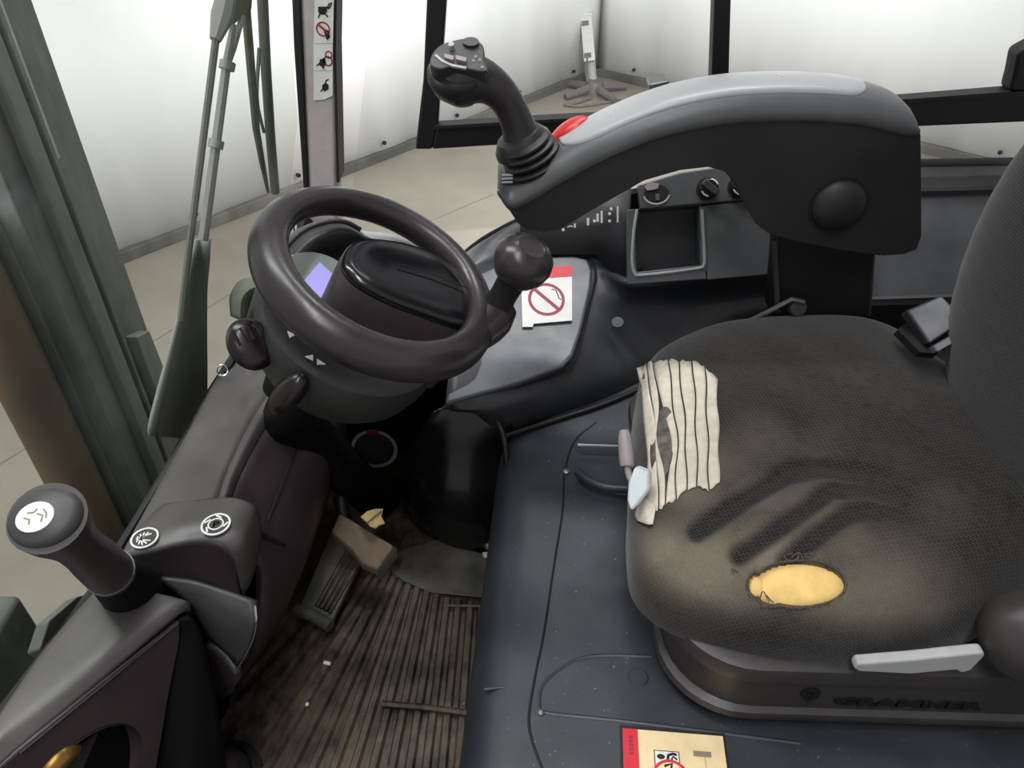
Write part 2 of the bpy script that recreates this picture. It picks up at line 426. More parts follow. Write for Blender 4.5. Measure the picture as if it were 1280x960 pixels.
def WX(u, v, off=0):   # windscreen plane: leans back from the ledge
    return Pl(u, v, Vector((-.487-off, .7, .38)), Vector((1, -.117, -.228)).normalized())
w = thing('windscreen_wiper', WX(220, 520, .02), 'long windscreen wiper with flat grey arm base, nearest the mast', 'wiper')
loft('arm_base', [[WX(247, 300, .03), WX(225, 400, .03), WX(193, 520, .03), WX(190, 545, .03)], [WX(250, 300, .045), WX(235, 400, .05), WX(225, 520, .05), WX(222, 548, .05)], [WX(260, 300, .03), WX(259, 400, .03), WX(258, 510, .03), WX(240, 550, .03)]], 'wiper', w, thick=.006)
tube('arm_rod', [WX(292, 30, .03), WX(283, 82, .03), WX(270, 180, .03), WX(254, 300, .03)], [.004, .006, .0065, .007], 'wiper', w, n=8)
for u, v in ((284, 82), (270, 180)):
    tube('clip', [WX(u+1, v-5, .03), WX(u-1, v+5, .03)], .0105, 'wiper', w, n=10)
tube('blade_spine', [WX(270, 48, .022), WX(252, 190, .022), WX(234, 330, .022), WX(226, 400, .022)], .005, 'wiper2', w, n=8)
tube('blade_grip', [WX(283, -5, .022), WX(278, 20, .022), WX(269, 50, .022)], [.012, .014, .007], 'wiper', w, n=8)
w2 = thing('windscreen_wiper', WX(336, 240, .02), 'second wiper of crossing dark links beside the black window seal', 'wiper')
prism('pivot_plate', [WX(288, -5, .03), WX(316, -5, .03), WX(315, 12, .03), WX(292, 32, .03), WX(286, 28, .03)], (-.008, 0, 0), 'wiper2', w2, bev=.002)
tube('link_arm', [WX(307, 5, .035), WX(314, 90, .035), WX(320, 160, .035), WX(328, 205, .035), WX(335, 240, .035)], [.0065, .0065, .006, .005, .003], 'wiper2', w2, n=8)
tube('link_arm', [WX(303, 20, .03), WX(292, 60, .03), WX(284, 82, .03)], .004, 'wiper', w2, n=8)
tube('hose', [WX(328, -5, .05), WX(332, 80, .05), WX(338, 170, .05), WX(344, 240, .05)], .0085, 'wiper2', w2, n=10)
tube('spring_wire', [WX(324, 60, .045), WX(321, 120, .045), WX(326, 150, .045), WX(330, 165, .045)], .003, 'wiper2', w2, n=6, smooth=3)

# ------------------------------------------------------------------ cab shell: windscreen, pillar, side window
win1 = structure(thing('window_1', (-.48, .7, .38)))
c4 = [WX(-260, 1320), WX(0, 905), WX(120, 750), WX(205, 615), WX(262, 505), WX(345, 400), WX(372, 150), WX(352, -120), WX(-700, -120)]
prism('glass_pane', c4, Vector((-.004, 0, 0)), 'glass', win1)
tube('lower_seal', [WX(-120, 1065), WX(0, 893), WX(118, 737), WX(200, 602), WX(262, 492), WX(330, 385)], .006, 'seal', win1, n=8)
prism('sill_plate', [WX(50, 812, .012), WX(62, 775, .012), WX(98, 745, .012), WX(112, 742, .012), WX(60, 818, .012)], Vector((-.02, 0, -.01)), 'mast2', win1, bev=.003)
YP = 1.24
tr1 = structure(thing('trim_1', (-.36, YP, .3)))
prism('pillar', [Yp(328, -1100, YP), Yp(437, -1100, YP), Yp(418, 60, YP), Yp(421, 228, YP), Yp(424, 330, YP), Yp(384, 330, YP), Yp(384, 232, YP), Yp(377, 60, YP)], (0, .05, 0), 'pillar', tr1, bev=.008)
prism('seal_strip', [Yp(318, -1100, YP-.004), Yp(330, -1100, YP-.004), Yp(378, 60, YP-.004), Yp(386, 236, YP-.004), Yp(379, 236, YP-.004), Yp(367, 60, YP-.004)], (0, .045, 0), 'seal', tr1, bev=.003)
prism('edge_strip', [Yp(435, -1100, YP), Yp(438, -1100, YP), Yp(420, 60, YP), Yp(424, 228, YP), Yp(421, 228, YP), Yp(417, 60, YP)], (0, .052, 0), 'seal', tr1)
hb = thing('hinge_pin', Yp(378, 283, YP-.03), 'round black hinge pin at the foot of the grey windscreen pillar', 'hinge')
lathe('pin', [(.001, 0), (.014, 0), (.017, .006), (.017, .022), (.001, .022)], Yp(372, 284, YP-.02), (1, -.3, .1), 'black', hb, n=20)
lathe('washer', [(.010, 0), (.019, 0), (.019, .004), (.010, .004)], Yp(376, 284, YP-.02), (1, -.3, .1), 'handle', hb, n=20)
prism('bracket', [Yp(386, 285, YP-.004), Yp(395, 285, YP-.004), Yp(396, 308, YP-.004), Yp(388, 308, YP-.004)], (0, .01, 0), 'black', hb)
# pictogram strip on the pillar
fp = Frame(Yp(404, 60, YP-.002), Vector((1, 0, 0)), Vector((0, 0, 1)))
ps = thing('pictogram_sticker', fp.o, 'narrow white strip of black and red pictograms on the windscreen pillar', 'sticker')
fp.pxpoly('backing', [(394, -20), (418, -20), (416, 60), (416, 119), (406, 124), (392, 125), (392, 60)], 0, .0012, 'paper', ps)
def fpp(pts): return [fp.px(u, v) for u, v in pts]
fp.pxpoly('pictogram', [(398, 8), (409, 8), (409, 14), (406, 18), (400, 18), (398, 14)], .0012, .002, 'ink', ps)
fp.stroke('pictogram', fpp([(398, 22), (400, 17), (407, 17), (410, 21)]), .002, .0012, .0018, 'ink', ps)
fp.stroke('pictogram', fpp([(409, 10), (412, 4), (415, 3), (413, 8), (410, 11)]), .002, .0012, .0018, 'ink', ps)
cx, cy = fp.px(404, 36); fp.ring('prohibition_ring', cx, cy, .0085, .0105, .0012, .002, 'darkred', ps)
fp.pxpoly('pictogram', [(404, 35), (411, 38), (413, 46), (409, 50), (406, 42)], .0012, .0022, 'ink', ps)
fp.stroke('pictogram', fpp([(399, 31), (405, 36), (410, 42)]), .003, .002, .0026, 'darkred', ps)
fp.pxpoly('pictogram', [(400, 74), (406, 72), (408, 78), (405, 84), (399, 81)], .0012, .002, 'ink', ps)
cx, cy = fp.px(410, 76); fp.ring('prohibition_ring', cx, cy, .0055, .0075, .0012, .002, 'darkred', ps); cx, cy = fp.px(411, 68); fp.ring('prohibition_ring', cx, cy, .004, .0056, .0012, .002, 'darkred', ps)
fp.stroke('pictogram', fpp([(396, 82), (400, 78), (405, 86)]), .002, .0012, .0018, 'ink', ps)
fp.pxpoly('pictogram', [(403, 106), (407, 103), (411, 106), (411, 111), (406, 114), (403, 111)], .0012, .002, 'ink', ps)
fp.stroke('pictogram', fpp([(401, 114), (405, 109), (408, 100), (411, 99)]), .002, .0012, .0018, 'ink', ps)
for vv in (54, 88): fp.stroke('divider', fpp([(393, vv), (416, vv)]), .0006, .0012, .0015, 'greyprint', ps)

YW = 1.28
win2 = structure(thing('window_2', (.3, YW, .55)))
def wp(u, v): return Yp(u, v, YW)
prism('frame_post', [wp(608, -1100), wp(634, -1100), wp(562, -60), wp(547, 158), wp(540, 187), wp(519, 187), wp(529, 100), wp(536, -60)], (0, .035, 0), 'frame', win2, bev=.004)
prism('frame_rail', [wp(540, 187), wp(545, 159), wp(700, 150), wp(1000, 136), wp(1300, 112), wp(1300, 152), wp(1000, 165), wp(700, 177)], (0, .035, 0), 'frame', win2, bev=.004)
prism('rail_lip', [wp(543, 160), wp(543, 156), wp(700, 147), wp(1000, 132), wp(1262, 113), wp(1262, 117), wp(1000, 137), wp(700, 151)], (0, -.006, 0), 'seal', win2)
prism('frame_post', [wp(945, -1100), wp(966, -1100), wp(914, 0), wp(910, 140), wp(888, 140), wp(893, 0)], (0, .03, 0), 'frame', win2, bev=.003)
prism('frame_post', [wp(1262, 115), wp(1268, 92), wp(1273, 66), wp(1279, 62), wp(1320, 40), wp(1330, 115)], (0, .035, 0), 'frame', win2, bev=.006)
prism('glass_pane', [wp(470, -60), wp(1400, -60), wp(1400, 225), wp(500, 300), wp(430, 330)], (0, .004, 0), 'glass2', win2).location.y = .018
la = thing('window_latch', wp(822, 125), 'small black window latch with silver cap on the side window rail', 'latch')
prism('latch_body', [wp(811, 108), wp(832, 105), wp(834, 140), wp(812, 140)], (0, -.03, 0), 'black', la, bev=.002)
prism('latch_cap', [wp(807, 96), wp(831, 91), wp(833, 104), wp(808, 109)], (0, -.04, 0), 'steel', la, bev=.003)

roof = structure(thing('ceiling', (.4, .7, 1.62)))
box('roof_shade_plate', (.80, .70, 1.66), (.9, 1.3, .04), 'pillar', roof, bev=.01)  # unseen; made solid over the rear to darken that part of the cab
for y in (.10, 1.30): box('side_beam', (-.08, y, 1.66), (.95, .08, .05), 'frame', roof, bev=.01)
for x in (-.52, -.36, -.20, -.04, .12, .28): box('guard_bar', (x, .70, 1.66), (.04, 1.2, .035), 'frame', roof, bev=.006)

# ------------------------------------------------------------------ cab floor mat
def mat_material():
    m, nt, b = nmat('dirty_rubber_mat'); v = coords(nt)
    big = noise(nt, v, 7, 5, .7); fine = noise(nt, coords(nt, (26, 9, 9)), 3, 5, .65)
    f = ramp(nt, math_(nt, 'MULTIPLY', big, math_(nt, 'ADD', fine, .5)), [(.38, (0, 0, 0, 1)), (.66, (1, 1, 1, 1))])
    c = mix(nt, f, lin((26, 21, 19)), lin((98, 84, 68)))
    sp = ramp(nt, noise(nt, v, 160, 2), [(.74, (0, 0, 0, 1)), (.78, (1, 1, 1, 1))])
    nt.links.new(mix(nt, sp, c, lin((150, 138, 120))), b.inputs['Base Color'])
    b.inputs['Roughness'].default_value = .55; bump(nt, b, noise(nt, v, 220, 3), .3, .001); return m
M['mat'] = mat_material()
M['matgrey'] = rusty('worn_mat_panel', (62, 62, 58), (104, 98, 84), 14)
fm = thing('floor_mat', (-.2, .75, 0), 'dirty ribbed brown-black rubber mat covering the cab floor', 'floor mat')
box('mat_base', (-.22, .64, -.02), (.50, 1.11, .03), 'mat', fm)
ribs = [(30, 420, 960, 640), (90, 438, 960, 660), (140, 446, 960, 690), (190, 453, 960, 700), (232, 461, 960, 700), (270, 468, 960, 700), (305, 475, 960, 705), (335, 482, 960, 708), (365, 489, 960, 712), (392, 496, 960, 716), (418, 504, 960, 720), (443, 513, 960, 726), (467, 523, 960, 732), (490, 534, 960, 740), (512, 546, 960, 745), (533, 559, 960, 750), (553, 573, 960, 752), (573, 588, 960, 755), (592, 602, 960, 757)]
for ub, ut, vb, vt in ribs:
    a = Zp(ub, vb, -.005); b = Zp(ut, vt, -.005); d = (b-a).normalized(); a = a-d*.12; q = Vector((-d.y, d.x, 0))
    v = []
    for t in range(13):
        p = a+(b-a)*(t/12)
        for o_, h in ((-.0075, 0), (-.004, .007), (.004, .007), (.0075, 0)): v.append(p+q*o_+Vector((0, 0, h+.0008*math.sin(t*1.7+ub))))
    mk('rib', v, grid_faces(13, 4), 'mat', fm)
pp = [Zp(u, v, 0) for u, v in ((486, 704), (500, 690), (545, 676), (590, 690), (622, 698), (622, 740), (600, 748), (540, 742), (505, 728), (490, 718))]
prism('worn_panel', pp, (0, 0, .004), 'matgrey', fm, bev=.003)
tube('mat_seam', [Zp(560, 757, .002), Zp(612, 758, .002)], .003, 'mat', fm, n=6)
tube('mat_seam', [Zp(478, 880, .006), Zp(530, 884, .006), Zp(590, 892, .006)], .005, 'mat', fm, n=6)

# pedals
pd = thing('accelerator_pedal', Zp(420, 740, .02), 'long ribbed accelerator pedal beside the dark front panel', 'pedal')
prism('pedal_plate', [Zp(424, 640, .06), Zp(466, 668, .06), Zp(412, 782, .035), Zp(372, 762, .035)], (0, 0, -.012), 'matgrey', pd, bev=.003)
for k in range(4):
    f_ = .50+.13*k
    a = Zp(424+42*f_+2, 640+28*f_+12, .058); b = Zp(372+40*f_+4, 762+20*f_-14, .041)
    tube('tread', [a, b], .0035, 'mat', pd, n=6)
tube('toe_lip', [Zp(370, 762, .038), Zp(390, 769, .040), Zp(413, 783, .038)], .010, 'matgrey', pd, n=10)
bp = thing('brake_pedal', Zp(455, 690, .04), 'worn brown wooden-looking pedal block under the yellow leaf', 'pedal')
M['brown'] = rusty('worn_brown_pad', (104, 88, 70), (132, 112, 88), 22)
prism('pedal_pad', [Zp(424, 640, .115), Zp(493, 682, .085), Zp(472, 712, .07), Zp(452, 704, .075), Zp(440, 688, .085), Zp(413, 664, .10)], (0, 0, -.018), 'brown', bp, bev=.004)
prism('pad_edge', [Zp(493, 683, .085), Zp(496, 686, .08), Zp(474, 716, .065), Zp(471, 713, .07)], (0, 0, -.02), 'matgrey', bp)
tube('pedal_arm', [Zp(430, 650, .09), Zp(425, 620, .12)], .012, 'black', bp)
fl = thing('dry_leaf', Zp(466, 650, .125), 'torn yellow leaf lying on the brown pedal', 'leaf')
prism('leaf_blade', [Zp(451, 647, .118), Zp(459, 640, .122), Zp(470, 637, .128), Zp(479, 637, .125), Zp(477, 646, .120), Zp(481, 655, .115), Zp(474, 657, .113), Zp(470, 661, .113), Zp(463, 659, .114), Zp(457, 652, .116)], (0, 0, .002), 'leaf', fl)
tube('leaf_vein', [Zp(458, 654, .119), Zp(468, 646, .123), Zp(477, 639, .128)], .0012, 'brown', fl, n=5)
def crumb(u, v, z, r, label, mat='white'):
    p = Zp(u, v, z); bm = bmesh.new(); bmesh.ops.create_icosphere(bm, subdivisions=1, radius=r)
    vs = [p+Vector((q.co.x*random.uniform(.7, 1.3), q.co.y*random.uniform(.7, 1.3), q.co.z*.6+r*.4)) for q in bm.verts]; fs = [[q.index for q in f.verts] for f in bm.faces]; bm.free()
    o = mk('crumb', vs, fs, mat, None, sm=20); finish(o, label, 'debris')
crumb(607, 695, .005, .007, 'white crumb at the foot of the black wheel arch')
o = tube('paper_scrap', [Zp(405, 828, .004), Zp(413, 830, .004)], .003, 'white', None, n=6); finish(o, 'tiny white scrap lying between the mat ribs', 'debris')
crumb(384, 881, .004, .0035, 'tiny white speck low on the ribbed mat')
fs = thing('foot_switch', Zp(285, 960, 0), 'dark domed foot switch at the bottom edge of the mat', 'switch')
lathe('dome', [(.001, .045), (.018, .043), (.032, .032), (.037, .015), (.038, 0), (.001, 0)], Zp(280, 975, 0), (0, 0, 1), 'dark', fs)
lathe('collar', [(.038, 0), (.052, 0), (.052, .008), (.040, .012)], Zp(280, 975, 0), (0, 0, 1), 'black', fs)

# ------------------------------------------------------------------ footwell walls
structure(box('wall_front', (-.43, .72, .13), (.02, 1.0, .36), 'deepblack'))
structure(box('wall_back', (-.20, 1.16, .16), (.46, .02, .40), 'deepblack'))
structure(box('wall_base', (.30, .68, -.36), (1.6, 1.22, .62), 'deepblack', bev=.02))
structure(box('wall_sill', (.42, .062, .10), (.94, .03, .32), 'slate', bev=.01))
ar = thing('wheel_arch', Zp(575, 680, 0), 'glossy black bulging wheel arch cover in the footwell', 'cover')
rows = []
for h, pts in ((0, [(506, 640), (525, 662), (560, 683), (600, 692), (640, 690)]), (.10, [(506, 606), (516, 626), (545, 640), (590, 645), (640, 640)]), (.20, [(515, 558), (530, 566), (555, 572), (590, 575), (640, 570)]),
               (.27, [(538, 520), (550, 520), (570, 522), (598, 524), (640, 530)]), (.285, [(556, 506), (566, 505), (580, 504), (605, 505), (640, 515)]), (.285, [(560, 490), (572, 490), (590, 490), (610, 490), (640, 500)])):
    rows.append([Zp(u, v, h) for u, v in pts])
loft('cover', rows, 'gloss', ar, thick=.006)
tube('edge_bead', [Zp(606, 500, .30), Zp(618, 520, .285), Zp(630, 548, .26), Zp(634, 600, .2), Zp(636, 650, .1)], .005, 'black', ar, smooth=4, n=8)
bolt(Zp(590, 566, .205), Vector((0, -.8, .6)), .006, ar); bolt(Zp(610, 683, .03), Vector((0, -.8, .6)), .006, ar)
tube('crack', [Zp(592, 580, .185), Zp(590, 610, .145), Zp(592, 640, .104)], .0016, 'black', ar, n=6)
du = thing('duct_ring', Yp(470, 560, 1.06), 'pale metal ring of a dark duct deep in the footwell', 'duct')
pd_ = Yp(468, 561, 1.08); ax_ = (O()-pd_).normalized()
lathe('ring', [(.037, 0), (.044, 0), (.044, .012), (.037, .012), (.037, 0)], pd_, ax_, 'palegrip', du, n=40, hint=Vector((1, 0, -.3)), sy=.8)
lathe('duct_wall', [(.037, -.06), (.038, 0), (.040, 0), (.040, -.06)], pd_, ax_, 'black', du, n=30, sy=.8, hint=Vector((1, 0, -.3)))
lathe('duct_back', [(.001, -.055), (.038, -.055), (.038, -.06), (.001, -.06)], pd_, ax_, 'black', du, n=30, sy=.8, hint=Vector((1, 0, -.3)))
o = box('red_tab', Yp(466, 541, 1.08), (.022, .006, .006), 'red', du, bev=.001)

# ------------------------------------------------------------------ front console along the windscreen
fc = thing('front_console', (-.40, .6, .1), 'dark plastic front console running under the windscreen', 'console')
LZ = .38
# ledge from lever to steering column
loft('ledge', [
    [Zp(152, 692, LZ), Zp(200, 604, LZ), Zp(250, 512, LZ), Zp(288, 442, LZ), Zp(318, 400, LZ+.02)],
    [Zp(205, 660, LZ), Zp(236, 590, LZ), Zp(286, 500, LZ), Zp(325, 440, LZ+.01), Zp(352, 405, LZ+.03)],
    [Zp(268, 640, LZ-.004), Zp(285, 585, LZ), Zp(322, 512, LZ), Zp(362, 462, LZ+.005), Zp(392, 430, LZ+.02)]], 'grey', fc, thick=.012)
loft('ledge_roll', [
    [Zp(268, 642, LZ-.004), Zp(285, 585, LZ), Zp(322, 512, LZ), Zp(362, 462, LZ+.005), Zp(392, 430, LZ+.02)],
    [Zp(276, 640, LZ-.004), Zp(296, 582, LZ), Zp(333, 513, LZ), Zp(374, 470, LZ+.005), Zp(402, 442, LZ+.01)],
    [Zp(284, 642, LZ-.02), Zp(303, 590, LZ-.014), Zp(340, 524, LZ-.014), Zp(382, 482, LZ-.01), Zp(408, 455, LZ)]], 'grey', fc, thick=.008)
# inner panel dropping to the floor
loft('inner_panel', [
    [Zp(284, 642, LZ-.02), Zp(303, 590, LZ-.014), Zp(340, 524, LZ-.014), Zp(382, 482, LZ-.01), Zp(408, 455, LZ)],
    [Zp(310, 690, .30), Zp(335, 625, .32), Zp(372, 555, .33), Zp(402, 512, .33), Zp(425, 480, .34)],
    [Zp(330, 720, .26), Zp(366, 650, .27), Zp(396, 580, .29), Zp(416, 530, .30), Zp(430, 500, .31)],
    [Zp(322, 800, .16), Zp(375, 712, .19), Zp(406, 610, .23), Zp(424, 545, .25), Zp(432, 510, .27)],
    [Zp(296, 862, .04), Zp(352, 775, .08), Zp(402, 650, .12), Zp(422, 580, .14), Zp(434, 540, .16)]], 'dark', fc, thick=.012)
tube('panel_seam', [Zp(397, 514, .334), Zp(372, 560, .3345), Zp(350, 612, .321), Zp(334, 652, .306)], .0015, 'black', fc, n=6, smooth=3)
prism('slot', [Zp(322, 664, .306), Zp(358, 680, .29), Zp(358, 685, .285), Zp(322, 671, .30)], (.0, 0, .004), 'black', fc)
# hump with the two round emblems
hump = loft('lever_hump', [
    [Zp(152, 694, LZ), Zp(172, 662, LZ), Zp(200, 632, LZ), Zp(236, 626, LZ+.001)],
    [Zp(190, 688, LZ), Zp(210, 660, LZ+.004), Zp(234, 636, LZ+.004), Zp(262, 623, LZ+.003)],
    [Zp(240, 677, LZ-.002), Zp(252, 656, LZ+.004), Zp(268, 636, LZ+.004), Zp(288, 622, LZ+.003)],
    [Zp(276, 680, LZ-.006), Zp(291, 660, LZ), Zp(302, 642, LZ), Zp(312, 628, LZ-.002)],
    [Zp(292, 700, LZ-.03), Zp(306, 682, LZ-.02), Zp(316, 660, LZ-.02), Zp(323, 640, LZ-.02)],
    [Zp(304, 745, LZ-.10), Zp(315, 725, LZ-.09), Zp(322, 700, LZ-.08), Zp(328, 672, LZ-.075)]], 'grey', fc, thick=.01)
loft('hump_front', [
    [Zp(154, 694, LZ), Zp(190, 687, LZ), Zp(240, 676, LZ-.002), Zp(276, 680, LZ-.006), Zp(293, 700, LZ-.03)],
    [Zp(166, 712, LZ-.025), Zp(198, 706, LZ-.025), Zp(244, 700, LZ-.03), Zp(276, 704, LZ-.035), Zp(296, 722, LZ-.06)],
    [Zp(180, 735, LZ-.05), Zp(210, 728, LZ-.05), Zp(250, 730, LZ-.06), Zp(284, 745, LZ-.08), Zp(304, 760, LZ-.11)]], 'dark', fc, thick=.01)
# lower block nearest the door
loft('door_side_block', [
    [Zp(-120, 1075, LZ), Zp(0, 892, LZ), Zp(60, 806, LZ), Zp(118, 740, LZ), Zp(128, 733, LZ-.02), Zp(135, 732, LZ-.1)],
    [Zp(-80, 1040, LZ), Zp(0, 915, LZ), Zp(80, 825, LZ), Zp(160, 745, LZ), Zp(172, 738, LZ-.02), Zp(178, 737, LZ-.1)],
    [Zp(-60, 985, LZ-.004), Zp(14, 917, LZ-.003), Zp(120, 830, LZ-.003), Zp(212, 757, LZ-.004), Zp(230, 750, LZ-.02), Zp(234, 755, LZ-.1)],
    [Zp(-48, 1000, LZ-.016), Zp(24, 936, LZ-.016), Zp(132, 846, LZ-.016), Zp(222, 770, LZ-.016), Zp(238, 763, LZ-.035), Zp(242, 768, LZ-.12)]], 'grey', fc, thick=.012)
s0 = [Zp(-48, 1000, LZ-.016), Zp(24, 937, LZ-.016), Zp(132, 848, LZ-.016), Zp(222, 772, LZ-.016)]
sn = (s0[3]-s0[0]).cross(Zp(150, 968, LZ-.15)-s0[0]).normalized()
if sn.dot(O()-s0[0]) < 0: sn = -sn
def SPn(u, v): return Pl(u, v, s0[0], sn)
blk = prism('block_side', [SPn(-48, 1000), SPn(24, 938), SPn(132, 849), SPn(226, 776), SPn(226, 800), SPn(212, 870), SPn(196, 965), SPn(170, 1090), SPn(60, 1200)], -sn*.012, 'dark', fc, bev=.003)
tube('block_seam', [SPn(24, 941)+sn*.001, SPn(132, 853)+sn*.001, SPn(222, 779)+sn*.001], .0014, 'black', fc, n=6)
loft('block_end', [[SPn(226, 776)-sn*.004, SPn(226, 800)-sn*.004, SPn(212, 870)-sn*.004, SPn(196, 965)-sn*.004, SPn(170, 1090)-sn*.004], [Zp(240, 772, LZ-.03), Zp(246, 800, LZ-.06), Zp(244, 880, LZ-.13), Zp(240, 960, LZ-.2), Zp(235, 1060, LZ-.28)], [Zp(252, 792, LZ-.06), Zp(262, 830, LZ-.1), Zp(275, 900, LZ-.17), Zp(285, 970, LZ-.25), Zp(290, 1040, LZ-.33)]], 'deepblack', fc, thick=.008)
# round cup recess, cut into the face
cu = SPn(112, 972)
cut = lathe('cutter', [(.001, -.05), (.056, -.05), (.056, .05), (.001, .05)], cu, sn, 'dark', None, n=48)
bm_ = blk.modifiers.new('cup', 'BOOLEAN'); bm_.operation = 'DIFFERENCE'; bm_.object = cut; bm_.solver = 'EXACT'; blk.modifiers.move(1, 0)
bpy.context.view_layer.update()
me_ = bpy.data.meshes.new_from_object(blk.evaluated_get(bpy.context.evaluated_depsgraph_get())); blk.modifiers.clear(); blk.data = me_; bpy.data.objects.remove(cut)
lathe('cup_recess', [(.0565, .001), (.056, -.004), (.053, -.02), (.045, -.036), (.03, -.045), (.001, -.048)], cu, sn, 'dark', fc, n=48)
br = thing('brass_fitting', SPn(80, 955), 'curved brass fitting in the round cup recess by the door', 'fitting')
q_ = -sn*.004
tube('brass_loop', [SPn(52, 985)+q_, SPn(66, 962)+q_, SPn(84, 945)+q_, SPn(100, 944)+q_, SPn(108, 956)+q_], [.012, .014, .013, .008, .004], 'brass', br, smooth=4)
lathe('brass_tip', [(.001, 0), (.004, 0), (.004, .010), (.001, .012)], SPn(107, 955)+sn*.004, (0, -.5, -.8), 'chrome', br, n=12)
# emblems
def emblem(u, v, z, r, name, label, ky=1.0):
    o = Zp(u, v, z); f = Frame(o, (1, .15, 0), (-.15, 1, 0)); t = thing(name, o, label, 'emblem')
    f.ring('ring', 0, 0, r*.86, r, 0, .0015, 'white', t, ky=ky); f.disc('backing', 0, 0, r*.86, 0, .0009, 'midgrey', t, ky=ky); return f, t
f, t = emblem(270, 656, LZ+.0045, .017, 'parking_emblem', 'round white parking brake emblem with the letter P on the console hump')
f.ring('inner_ring', 0, 0, .0075, .0092, .0009, .0018, 'white', t); text_mesh('letter', 'P', f, -.0038, -.005, .014, .0009, 'white', t, bold=.0003)
for a in (200, 330, 60, 130): f.stroke('mark', [(.0105*math.cos(math.radians(a)), .0105*math.sin(math.radians(a))), (.0138*math.cos(math.radians(a+35)), .0138*math.sin(math.radians(a+35)))], .0022, .0009, .0017, 'white', t)
f, t = emblem(181, 673, LZ+.004, .0155, 'lever_emblem', 'round scratched white emblem on the console nearest the windscreen')
for a in range(0, 180, 30): f.stroke('mark', [(-.009*math.cos(math.radians(a)), -.011*math.sin(math.radians(a))), (.009*math.cos(math.radians(a+40)), .008*math.sin(math.radians(a+40)))], .0016, .0009, .0017, 'white', t)
# lever with its drum
lv = thing('brake_lever', Zp(165, 745, LZ-.02), 'dark lever with a knob bearing a round white emblem at the windscreen', 'lever')
base = Zp(168, 742, LZ-.02); head = Yp(62, 650, .425)
axl = (head-base)
tube('shaft', [base-axl*.1, base+axl*.15, base+axl*.30, base+axl*.36], [.034, .028, .024, .023], 'deepblack', lv, n=20, smooth=3)
tube('grip', [base+axl*.34, base+axl*.5, base+axl*.66, base+axl*.80, base+axl*.93, base+axl*1.02], [.0235, .0225, .020, .021, .027, .030], 'dark', lv, n=24, smooth=4)
hn = Vector((.06, -.42, .90)).normalized(); hcn = Dp(60, 650, .625)
kn = lathe('knob', [(.001, -.034), (.014, -.031), (.021, -.022), (.0255, -.008), (.0265, .002), (.025, .008), (.021, .0115), (.001, .0125)], hcn, hn, 'midgrey', lv, n=36, hint=Vector((1, .25, .3)), sx=1.08, sy=.95)
e1, e2, nn2 = basis(hn, Vector((1, .35, .2))); fk = Frame(hcn+hn*.0122+e1*-.004, e1, e2)
fk.disc('emblem_disc', 0, 0, .0145, 0, .0012, 'paper', kn, ky=.86)
for pts in ([(-.008, .002), (-.004, -.001), (-.005, -.005)], [(-.005, .005), (0, .004), (.003, .006)], [(.002, .002), (.006, -.001), (.004, -.006)], [(.007, .004), (.009, 0), (.008, -.004)]): fk.stroke('mark', pts, .001, .0012, .0017, 'greyprint', kn)
tube('collar_ring', [base+axl*.365, base+axl*.372], .0242, 'steel', lv, n=24)
loft('drum_shield', [[Zp(196, 722, .365), Zp(240, 727, .365), Zp(280, 738, .36), Zp(317, 752, .355)], [Zp(216, 738, .355), Zp(256, 748, .352), Zp(292, 765, .345), Zp(319, 776, .34)], [Zp(240, 762, .33), Zp(268, 778, .325), Zp(296, 794, .315), Zp(313, 802, .31)], [Zp(260, 798, .28), Zp(276, 812, .275), Zp(288, 824, .27), Zp(297, 834, .265)]], 'midgrey', lv, thick=.012)
tube('shield_rim', [Zp(319, 757, .353), Zp(320, 777, .34), Zp(314, 803, .31), Zp(297, 834, .265)], .0016, 'chrome', lv, n=8, smooth=4)
loft('shield_foot', [[Zp(258, 806, .27), Zp(276, 816, .265), Zp(294, 842, .25)], [Zp(262, 840, .22), Zp(276, 848, .215), Zp(293, 856, .22)], [Zp(266, 868, .18), Zp(280, 872, .175), Zp(290, 866, .19)]], 'dark', lv, thick=.01)

# ------------------------------------------------------------------ steering column and dash
WC = Vector((-.150, .769, .625)); WN = Vector((.4833, -.0932, .8705)).normalized()
We2 = (Vector((1, 0, 0))-WN*WN.x).normalized(); We1 = WN.cross(We2)
WF = Frame(WC, We2, We1)
def wf_px(u, v, h):
    q = Pl(u, v, WC+WN*h, WN)-WC; return (q.dot(We2), q.dot(We1))
def wpt(u, v, h): return Pl(u, v, WC+WN*h, WN)
sc_ = thing('steering_column', (-.25, .80, .05), 'dark grey steering column housing with white arrows below the wheel', 'steering column')
pod = lathe('housing', [(.001, -.088), (.085, -.086), (.102, -.080), (.110, -.082), (.114, -.092), (.113, -.112), (.106, -.138), (.092, -.158), (.070, -.17), (.001, -.17)], WC+We2*.0, WN, 'podgrey', sc_, n=64)
tube('column_tube', [WC-WN*.16, WC-WN*.30+Vector((-.02, .03, 0)), Vector((-.25, .99, .02))], [.055, .04, .035], 'deepblack', sc_, n=20)
prism('lower_shroud', [Dp(345, 470, .93), Dp(395, 508, .93), Dp(470, 512, .95), Dp(520, 490, .96), Dp(470, 430, 1.0), Dp(360, 420, 1.0)], Vector((-.04, .03, -.05)), 'deepblack', sc_, bev=.012)
for tri in ([(359, 414), (369, 419), (362, 423)], [(381, 446), (391, 444), (391, 451)], [(396, 449), (407, 456), (396, 456)]):
    P = [wpt(u, v, -.078) for u, v in tri]
    prism('arrow_mark', P, WN*.001, 'white', sc_)
